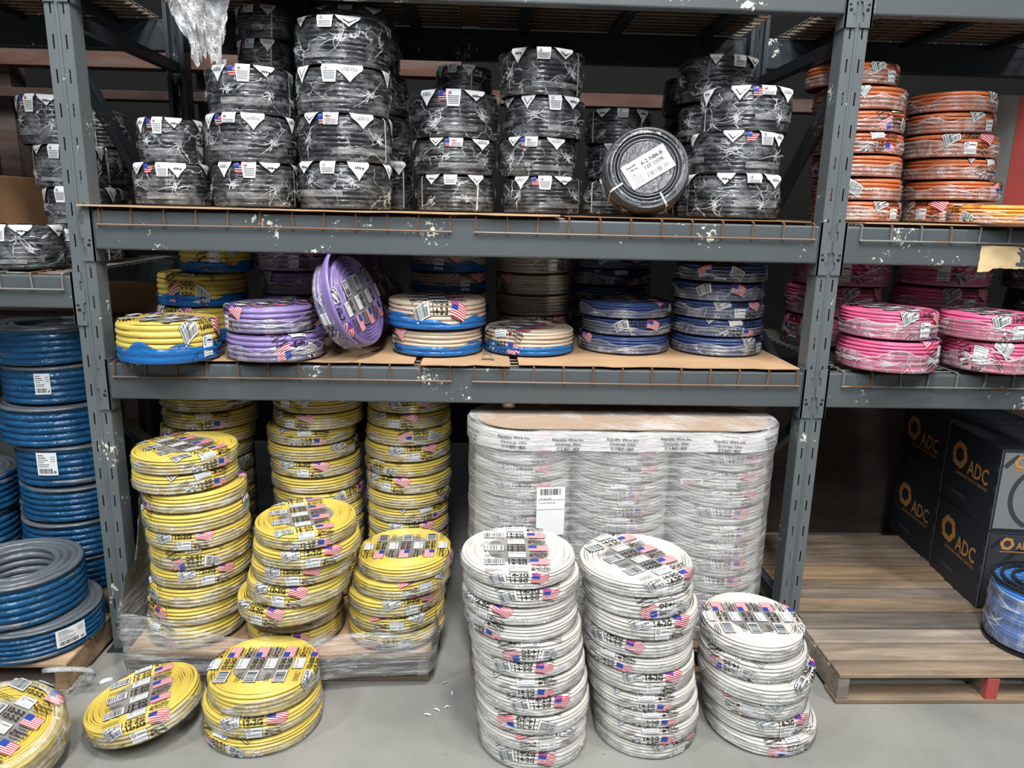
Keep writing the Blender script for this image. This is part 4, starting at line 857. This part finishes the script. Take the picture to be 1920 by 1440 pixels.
pallet(2.562, 3.66, -.335, .80, .118, 'empty weathered wooden pallet at right, in front of the black boxes', 11, 'pallet', 3, True)
pallet(.105, 1.155, -.20, .70, .105, 'wooden pallet under the yellow coils', 7, 'pallet2', 4)
pallet(1.30, 2.37, -.17, .75, .112, 'wooden pallet under the film wrapped white coils', 7, 'pallet2', 5)
pallet(-1.02, -.062, -.27, .72, .121, 'wooden pallet under the blue conduit coils at left', 7, 'pallet2', 6)
sheet('cardboard_sheet', [(.112, -.226), (1.16, -.226), (1.16, .62), (.112, .62)], .1052, .0135, 'cardboard sheet between the yellow coils and their pallet', 'card', warp=.003)
sheet('cardboard_sheet', [(1.315, -.172), (2.355, -.172), (2.355, .55), (1.315, .55)], .1125, .009, 'cardboard sheet between the white coils and their pallet', 'card', warp=.001)
# top card of the white pallet load, rounded ends following the coils
def stadium(xa, xb, yc, r, n=14, scal=0.0, xm=None):
    p = [(xb+r*math.cos(-PI/2+PI*i/n), yc+r*math.sin(-PI/2+PI*i/n)) for i in range(n+1)]
    return p+[(xa+r*math.cos(PI/2+PI*i/n), yc+r*math.sin(PI/2+PI*i/n)) for i in range(n+1)]
sheet('cardboard_sheet', stadium(1.475, 2.19, .01, .165), .9235, .004, 'cardboard sheet on top of the film wrapped white coils', 'card', warp=.0)
for i, (x, w_) in enumerate(((1.42, .012), (2.405, .012))): pass
def film_sheath(name, path, z0, z1, label, mat, rows=16, amp=.004, ragged_top=None, seed=1, closed=True, flare=None, parent=None):
    """stretch film round a load: path is a list of outline points, pulled tight with small horizontal wrinkles"""
    rn_ = random.Random(seed); V = []; F = []; n_ = len(path); nz = [noise1(rn_, 9) for _ in range(4)]
    P = [Vector((*p, 0)) for p in path]
    L = [0]
    for a, c in zip(P, P[1:]): L.append(L[-1]+(c-a).length)
    for i, p in enumerate(P):
        t = (P[(i+1) % n_]-P[i-1]).normalized() if closed or 0 < i < n_-1 else (P[min(i+1, n_-1)]-P[max(i-1, 0)]).normalized()
        nn = Vector((t.y, -t.x, 0)); a = L[i]*4
        top = z1 if not ragged_top else ragged_top(i/(n_-1), L[i])
        for j in range(rows+1):
            q = j/rows; z = z0+(top-z0)*q
            d = amp*(nz[0](a*.6+z*9)+.6*nz[1](a*1.7-z*22))+ (flare(i/(n_-1), q) if flare else 0)
            V.append(tuple(p+nn*d+Vector((0, 0, z))))
    for i in range(n_ if closed else n_-1):
        k, k2 = i*(rows+1), ((i+1) % n_)*(rows+1)
        for j in range(rows): F.append((k+j, k2+j, k2+j+1, k+j+1))
    me = bpy.data.meshes.new(name); me.from_pydata(V, [], F)
    o = obj(name, me, mat, parent, True)
    return tag(o, label, 'plastic film') if label else o
def resample(pts, d):
    out = []
    for a, c in zip(pts, pts[1:]):
        a, c = Vector(a), Vector(c); k = max(1, int((c-a).length/d))
        for i in range(k): out.append(tuple(a+(c-a)*i/k))
    return out+[tuple(pts[-1])]
wt = thing('stretch_film', 'clear stretch film wrapped round the three white stacks on the rear pallet', 'plastic film', (1.83, .01, .06))
hull = []
for cx, a0, a1 in ((1.476, PI, 1.60*PI), (1.83, 1.42*PI, 1.58*PI), (2.19, 1.40*PI, 2*PI)):
    for i in range(15): a = a0+(a1-a0)*i/14; hull.append((cx+.192*math.cos(a)-1.83, .192*math.sin(a)))
for i in range(15): a = PI*i/14*.5; hull.append((2.19+.192*math.cos(a)-1.83, .192*math.sin(a)))
for i in range(15): a = PI/2+PI*i/14*.5; hull.append((1.476+.192*math.cos(a)-1.83, .192*math.sin(a)))
hull = resample(hull+[hull[0]], .03)[:-1]
film_sheath('side_film', hull, 0.069, .868, None, 'stretch', 26, .0035, None, 3, True, None, wt)
tb = MB(); k = [(x, y, .872) for x, y in hull]; tb.quad(k); tb.build('top_film', 'stretch', wt)
# printed band of the film
fl2 = [p for p in hull if p[1] < .12]
pb = MB()
def on_band(u, z, e=.0105):
    # u: metres along the front, from the left end
    s = u
    for a, c in zip(fl3, fl3[1:]):
        d = math.dist(a, c)
        if s <= d:
            t = s/d; nx, ny = (c[1]-a[1])/d, -(c[0]-a[0])/d; return (a[0]+(c[0]-a[0])*t+nx*e, a[1]+(c[1]-a[1])*t+ny*e, z)
        s -= d
    return (*fl3[-1], z)
i0 = min(range(len(hull)), key=lambda i: math.dist(hull[i], (-.54, 0)))
fl3 = (hull[i0:]+hull[:i0]); fl3 = [p for p in fl3 if p[1] < .03]
tot = sum(math.dist(a, c) for a, c in zip(fl3, fl3[1:]))
for k in range(7):
    u = .05+k*.182
    for s, dz, w_, h_ in (('Republic Wire Inc.', .840, .105, .0125), ('Cincinnati, Ohio', .824, .085, .0115), ('513-860-1800', .809, .075, .0105)):
        if u+w_/2 > tot: continue
        for p in fit_text(s, w_, h_, 0, .01): pb.quad([on_band(u+.03+x, dz+y+.004*math.sin(k*2.1)) for x, y in p], 0)
pb.build('printed_band', 'p_black', wt)
bandm = film_sheath('film_band', [p for p in fl3], .798, .866, None, 'band', 6, .001, None, 8, False, lambda t, q: .007, wt)
def slip(b, z):
    bars(b, -.038, .034, .058, .080, z); put_text(b, 'W1426 250', -.018, .045, .04, .005, z, 2); b.quad([(-.045, .040, z), (.045, .040, z), (.045, .0415, z), (-.045, .0415, z)], 2)
    put_text(b, '14-2 WG WHITE 250', -.012, .030, .055, .005, z, 2)
    b.quad([(-.046, .006, z), (.046, .006, z), (.046, .0075, z), (-.046, .0075, z)], 2)
sl = flat_label(wt, 'packing_slip', .096, .17, (0, 0, 0), 0, slip); sl.matrix_world = basis((.10, -1, .02), (1, .1, 0), (1.563, -.212, .655)); sl['label'] = 'white packing slip under the film'
sk = flat_label(wt, 'barcode_sticker', .075, .018, (0, 0, 0), 0, lambda b, z: (bars(b, -.032, .032, -.001, .006, z), b.quad([(-.03, -.006, z), (.02, -.006, z), (.02, -.003, z), (-.03, -.003, z)], 3)))
sk.matrix_world = basis((-.25, -1, .02), (1, -.25, .10), (2.052, -.158, .745)); sk['label'] = 'small white barcode sticker'
# stretch film left round the bottom of the yellow pallet
pts = resample([(.088, .55), (.086, .25), (.086, .02), (.088, -.15), (.12, -.238), (.30, -.243), (.45, -.243), (.62, -.248), (.70, -.330), (.78, -.27), (.92, -.25), (1.05, -.246), (1.15, -.240), (1.175, -.20), (1.178, .10), (1.176, .45)], .02)
def ytop(t, l):
    if t < .30: return .20+.42*max(0, min(1, (.30-t)/.10))*(.8+.2*math.sin(l*30))
    if t < .8: return .285-.085*math.sin(PI*(t-.30)/.5)+.015*math.sin(l*9)
    return .215+.10*(t-.8)/.2+.02*math.sin(l*14)
film_sheath('stretch_film', pts, .055, .28, 'torn clear stretch film round the bottom of the yellow pallet load', 'stretch_clear', 18, .008, ytop, 9, False, lambda t, q: .03*math.sin(PI*q)*(1 if t < .28 else .15))
# conduit pallet scraps
def rag(name, grid, label, mat='scrap', cat='plastic scrap', loc=(0, 0, 0)):
    V = [tuple(p) for r in grid for p in r]; w_ = len(grid[0]); F = [(i*w_+j, i*w_+j+1, (i+1)*w_+j+1, (i+1)*w_+j) for i in range(len(grid)-1) for j in range(w_-1)]
    me = bpy.data.meshes.new(name); me.from_pydata(V, [], F); o = obj(name, me, mat, None, True); o.location = loc
    return tag(o, label, cat)
def crumple(n, m_, fn, amp, seed, ragb=0.0):
    rn_ = random.Random(seed); a = [noise1(rn_, 8) for _ in range(6)]; G = []
    for i in range(n):
        row = []
        for j in range(m_):
            u, v = j/(m_-1), i/(n-1); 
            vv = v*(1-ragb*abs(a[5](u*14))) if ragb else v
            p = Vector(fn(u, vv)); d = Vector((a[0](u*7+v*3), a[1](v*6-u*4)+.7*a[3](u*19+v*5), a[2](u*5+v*8)))
            row.append(p+d*amp*(.3+.7*v)+Vector((rn_.uniform(-1, 1), rn_.uniform(-1, 1), rn_.uniform(-1, 1)))*amp*.12)
        G.append(row)
    return G
rag('hanging_film', crumple(40, 48, lambda u, v: (.185+.36*u*(1-.40*v)+.11*v, .02-.03*v+.015*math.sin(9*u), 2.44-(.10+.28*min(1, u*1.7))*v*(1 if u < .93 else .8)), .016, 21, .22), 'crumpled clear plastic film hanging from the top shelf at upper left', 'scrap', 'plastic film')
rag('film_scrap', crumple(26, 14, lambda u, v: (-.085+.03*u+.075*math.sin(v*2.6), -.335+.10*v+.02*u, .016+.09*math.sin(v*PI)*(.4+.6*u)), .010, 31), 'twisted grey film scrap trailing on the floor beside the left pallet', 'scrap')
b = MB(); b.tube([(-.118+.15*math.sin(i/14*2.2), -.30+.02*i/14-.01*math.sin(i/14*6), .112-.04*(i/14)**2+.012*math.sin(i/14*5)) for i in range(15)], .0085, 8); tag(b.build('twisted_film_rope', 'scrap', None, True), 'pale twisted film rope looped over the left pallet corner', 'plastic scrap')
rag('hanging_film', crumple(24, 10, lambda u, v: (-.02+.05*u, 1.48+.005*u, 2.34-.36*v), .014, 41, .3), 'dusty film strip hanging on the timber rail behind the left upright', 'scrap', 'plastic film')

# ------------------------------------------------------------------ black cartons, spool
def ring_logo(b, cx, cz, r, put, mi):
    """six overlapping blades swirling into a ring"""
    for k in range(6):
        a = 2*PI*k/6; pt = lambda rho, t: (cx+r*rho*math.cos(a+t*1.10-.9*(rho-.6)), cz+r*rho*math.sin(a+t*1.10-.9*(rho-.6)))
        for i in range(6):
            t0, t1 = i/6, (i+1)/6; o = lambda t: 1.08-.16*t; n_ = lambda t: .50+.10*t
            put([pt(o(t0), t0*.86), pt(o(t1), t1*.86), pt(n_(t1), t1*.86), pt(n_(t0), t0*.86)], mi)
def carton(x, y, z, rz, label, D=.385, Wd=.37, Hh=.335, swirl=False):
    t = thing('cable_carton', label, 'carton', (x, y, z), 'black cable cartons on the pallet'); t.rotation_euler = (0, 0, rz)
    b = MB(); b.box(0, Wd, 0, D, 0, Hh-.001); b.build('carton_body', 'boxblack', t, False, .003)
    g = MB()
    def left(pts, mi): g.quad([(-.0012, D-u, v) for u, v in pts][::1], mi)
    ring_logo(g, D*.27, Hh*.66, .056, left, 0)
    for p in fit_text('ADC', .15, .066, 0, .015): left([(D*.645+x_, Hh*.575+y_) for x_, y_ in p], 0)
    for p in fit_text('ADVANCED DIGITAL CABLE INC.', .235, .013, 0, .01): left([(D*.55+x_, Hh*.43+y_) for x_, y_ in p], 0)
    g.build('printed_logo', ['gold', 'p_grey'], t); g = MB()
    for p in fit_text('The Advanced Solution', .105, .009, 0, .005): left([(D*.34+x_, Hh*.185+y_) for x_, y_ in p], 1)
    left([(D*.21, Hh*.150), (D*.50, Hh*.150), (D*.50, Hh*.154), (D*.21, Hh*.154)], 1)
    g.build('slogan_print', ['gold', 'p_grey'], t)
    f = MB(); 
    def frt(pts, mi, e=.0012): f.quad([(u, -e, v) for u, v in pts], mi)
    frt([(.008, .012), (Wd-.006, .012), (Wd-.006, Hh-.012), (.008, Hh-.012)], 0 if swirl else 1)
    for r in (.12, .20):
        for i in range(40):
            a0, a1 = 2*PI*i/40, 2*PI*(i+1)/40
            q = [(Wd*.5+(r+d)*math.cos(a), Hh*.42+(r+d)*math.sin(a)) for a, d in ((a0, 0), (a1, 0), (a1, .018), (a0, .018))]
            if all(.008 < u < Wd-.006 and .012 < v < Hh-.012 for u, v in q): frt(q, 1 if swirl else 4, .0018)
    ring_logo(f, .075, Hh*.85, .026, lambda p, mi: frt(p, 2, .0024), 2)
    for p in fit_text('ADC', .07, .030, 0, .02): frt([(.145+x_, Hh*.83+y_) for x_, y_ in p], 2, .0024)
    frt([(.05, Hh*.745), (.18, Hh*.745), (.18, Hh*.755), (.05, Hh*.755)], 2, .0024)
    if swirl: frt([(.17, .03), (.26, .03), (.26, .13), (.17, .13)], 3, .0026)
    f.build('printed_front', ['boxgrey', 'swirl', 'gold', 'p_white', 'boxblack'], t)
    tb_ = MB()
    tb_.box(-.0016, -.0006, -.0016, .0012, .004, Hh-.006, 1)
    for k in range(3): tb_.box(-.0015, .0, .004, .022, Hh*(.2+.25*k), Hh*(.2+.25*k)+.03)
    tb_.build('corner_tab', ['swirl', 'p_grey'], t)
carton(3.325, .100, .119, -.10, 'black carton with gold logo, front one of the lower layer'); carton(3.325, .100, .4545, -.09, 'black carton with grey front panel, front one of the upper layer', swirl=True)
carton(3.372, .500, .119, -.05, 'black carton in shadow, rear one of the lower layer'); carton(3.368, .500, .4545, -.05, 'black carton in shadow, rear one of the upper layer')
sp = thing('cable_spool', 'black plastic spool of light blue cable at the right edge', 'spool', (3.385, -.13, .1185))
def disc(r0, r1, z0, z1, n=56):
    b = MB()
    for i in range(n):
        a, c = 2*PI*i/n, 2*PI*(i+1)/n; P_ = lambda r, t, z: (r*math.cos(t), r*math.sin(t), z)
        b.quad([P_(r0, a, z1), P_(r1, a, z1), P_(r1, c, z1), P_(r0, c, z1)]); b.quad([P_(r0, c, z0), P_(r1, c, z0), P_(r1, a, z0), P_(r0, a, z0)]); b.quad([P_(r1, a, z0), P_(r1, c, z0), P_(r1, c, z1), P_(r1, a, z1)]); b.quad([P_(r0, c, z0), P_(r0, a, z0), P_(r0, a, z1), P_(r0, c, z1)])
    return b
disc(.03, .160, 0, .008).build('bottom_flange', 'flange', sp)
tf = disc(.03, .05, .236, .244); 
for r0_, r1_ in ((.085, .095), (.12, .13), (.150, .160)): q = disc(r0_, r1_, .236, .246); k = len(tf.v); tf.v += q.v; tf.f += [tuple(i+k for i in f) for f in q.f]; tf.m += q.m
for k in range(16): a = 2*PI*k/16; c, s = math.cos(a), math.sin(a); tf.quad([(r*c-w_*s, r*s+w_*c, .245) for r, w_ in ((.045, -.003), (.152, -.004), (.152, .004), (.045, .003))])
tf.build('top_flange', 'flange', sp)
prof = [(.06, .009, -1), (.06, .232, -1)]
for i in range(20):
    for j in range(5): t = j/4; prof.append((.146+.004*math.sin(PI*t)+.006*math.sin(i*.9), .232-.0111*(i+t), i))
prof.append((.1, .009, -1))
obj('cable_winding', lathe('cable_winding', prof, 64, .0012, ['spoolblue'], 5), None, sp)
wr = MB(); 
me = wrap_mesh('flat', 64, (.9, 1.0), ('film_white',), False, False, .004); o = obj('plastic_wrap', me, None, sp); o.scale = (.158/RR, .158/RR, 3.3); o.location = (0, 0, .012)

# ------------------------------------------------------------------ other small things
b = MB(); b.box(0, .62, 0, .4, 0, .318); bx = b.build('cardboard_box', 'card_dark', None, False, .004); bx.location = (-1.085, .30, 1.4045); tag(bx, 'brown cardboard box on the left bay shelf', 'box')
b = MB(); b.box(.445, .475, -.0012, .4012, .0, .3192); b.build('tape_strip', 'card', bx)
b = MB(); b.box(0, .5, 0, .3, 0, .52); bx = b.build('white_carton', 'boxgrey', None, False, .004); bx.location = (3.40, .62, 1.6255); tag(bx, 'pale carton with a dark red band behind the orange coils', 'box')
b = MB(); b.box(.12, .30, -.0012, .0, 0, .519); b.build('printed_band', 'redpaint', bx)
b = MB(); b.box(.33, .5, -.003, -.0005, .0, .35); b.build('paper_sheet', 'p_white', bx)
b = MB(); b.box(0, .62, 0, .12, 0, .16); o = b.build('brown_carton', 'card_dark', None, False, .003); o.location = (-.72, 1.12, 1.10); tag(o, 'long brown carton behind the left bay, below its rear beam', 'box')
b = MB(); b.box(-1.6, .2, 1.06, 1.4, 1.05, 1.10); tag(b.build('timber_plank', 'timber', None, False, .003), 'timber plank carrying the long brown carton behind the left bay', 'plank')
for k, x in enumerate((-1.5, -.45, .1)):
    b = MB(); b.box(x-.03, x+.03, 1.18, 1.26, 0, 1.05); tag(b.build('timber_leg_post', 'timber'), ['leftmost', 'middle', 'rightmost'][k]+' timber prop under the plank behind the left bay', 'prop')
rag('paper_flap', crumple(10, 14, lambda u, v: (3.035+.165*u, -.0095-.004*math.sin(u*5), 1.556-(.078+.012*(u < .25))*v), .0025, 51, .06), 'torn tan paper flap hanging on the right middle beam', 'kraft', 'paper')
cl = MB(); P_ = [(-.022, 0), (-.012, .022), (.010, .022), (.018, .004), (.026, .004)]
for a, c in zip(P_, P_[1:]): cl.quad([(a[0], -.012, a[1]), (c[0], -.012, c[1]), (c[0], .012, c[1]), (a[0], .012, a[1])])
o = cl.build('metal_clip', 'zinc'); o.location = (1.345, .07, 1.1150); sm = o.modifiers.new('s', 'SOLIDIFY'); sm.thickness = .002; tag(o, 'small shiny metal clip on the cardboard of the lower shelf', 'clip')
DEB = [(1.19, -.36, 'scrap', 'curled white scrap nearest the yellow pallet corner'), (1.225, -.345, 'scrap', 'white scrap right of the curled scrap on the floor'), (1.16, -.385, 'scrap', 'white scrap nearest the viewer on the bare floor'), (1.21, -.215, 'timber', 'brown wood splinter by the corner of the yellow pallet'), (.03, -.20, 'scrap', 'pale crumpled scrap at the foot of the left upright'), (1.235, -.27, 'scrap', 'thin pale scrap beside the brown splinter')]
for k, (x, y, mt, lb) in enumerate(DEB):
    rn_ = random.Random(k); b = MB(); a = rn_.uniform(0, 3); l = .012 if k != 4 else .022
    P_ = [(x+l*(i/3-.5)*2*math.cos(a)+rn_.uniform(-.003, .003), y+l*(i/3-.5)*2*math.sin(a), .003+.004*math.sin(i*1.3)) for i in range(4)]
    b.tube(P_, .0028 if k != 4 else .009, 5); o = b.build('floor_scrap', M['pallet2'] if mt == 'timber' else M['p_white'], None, True); tag(o, lb, 'scrap', 'scraps on the floor')
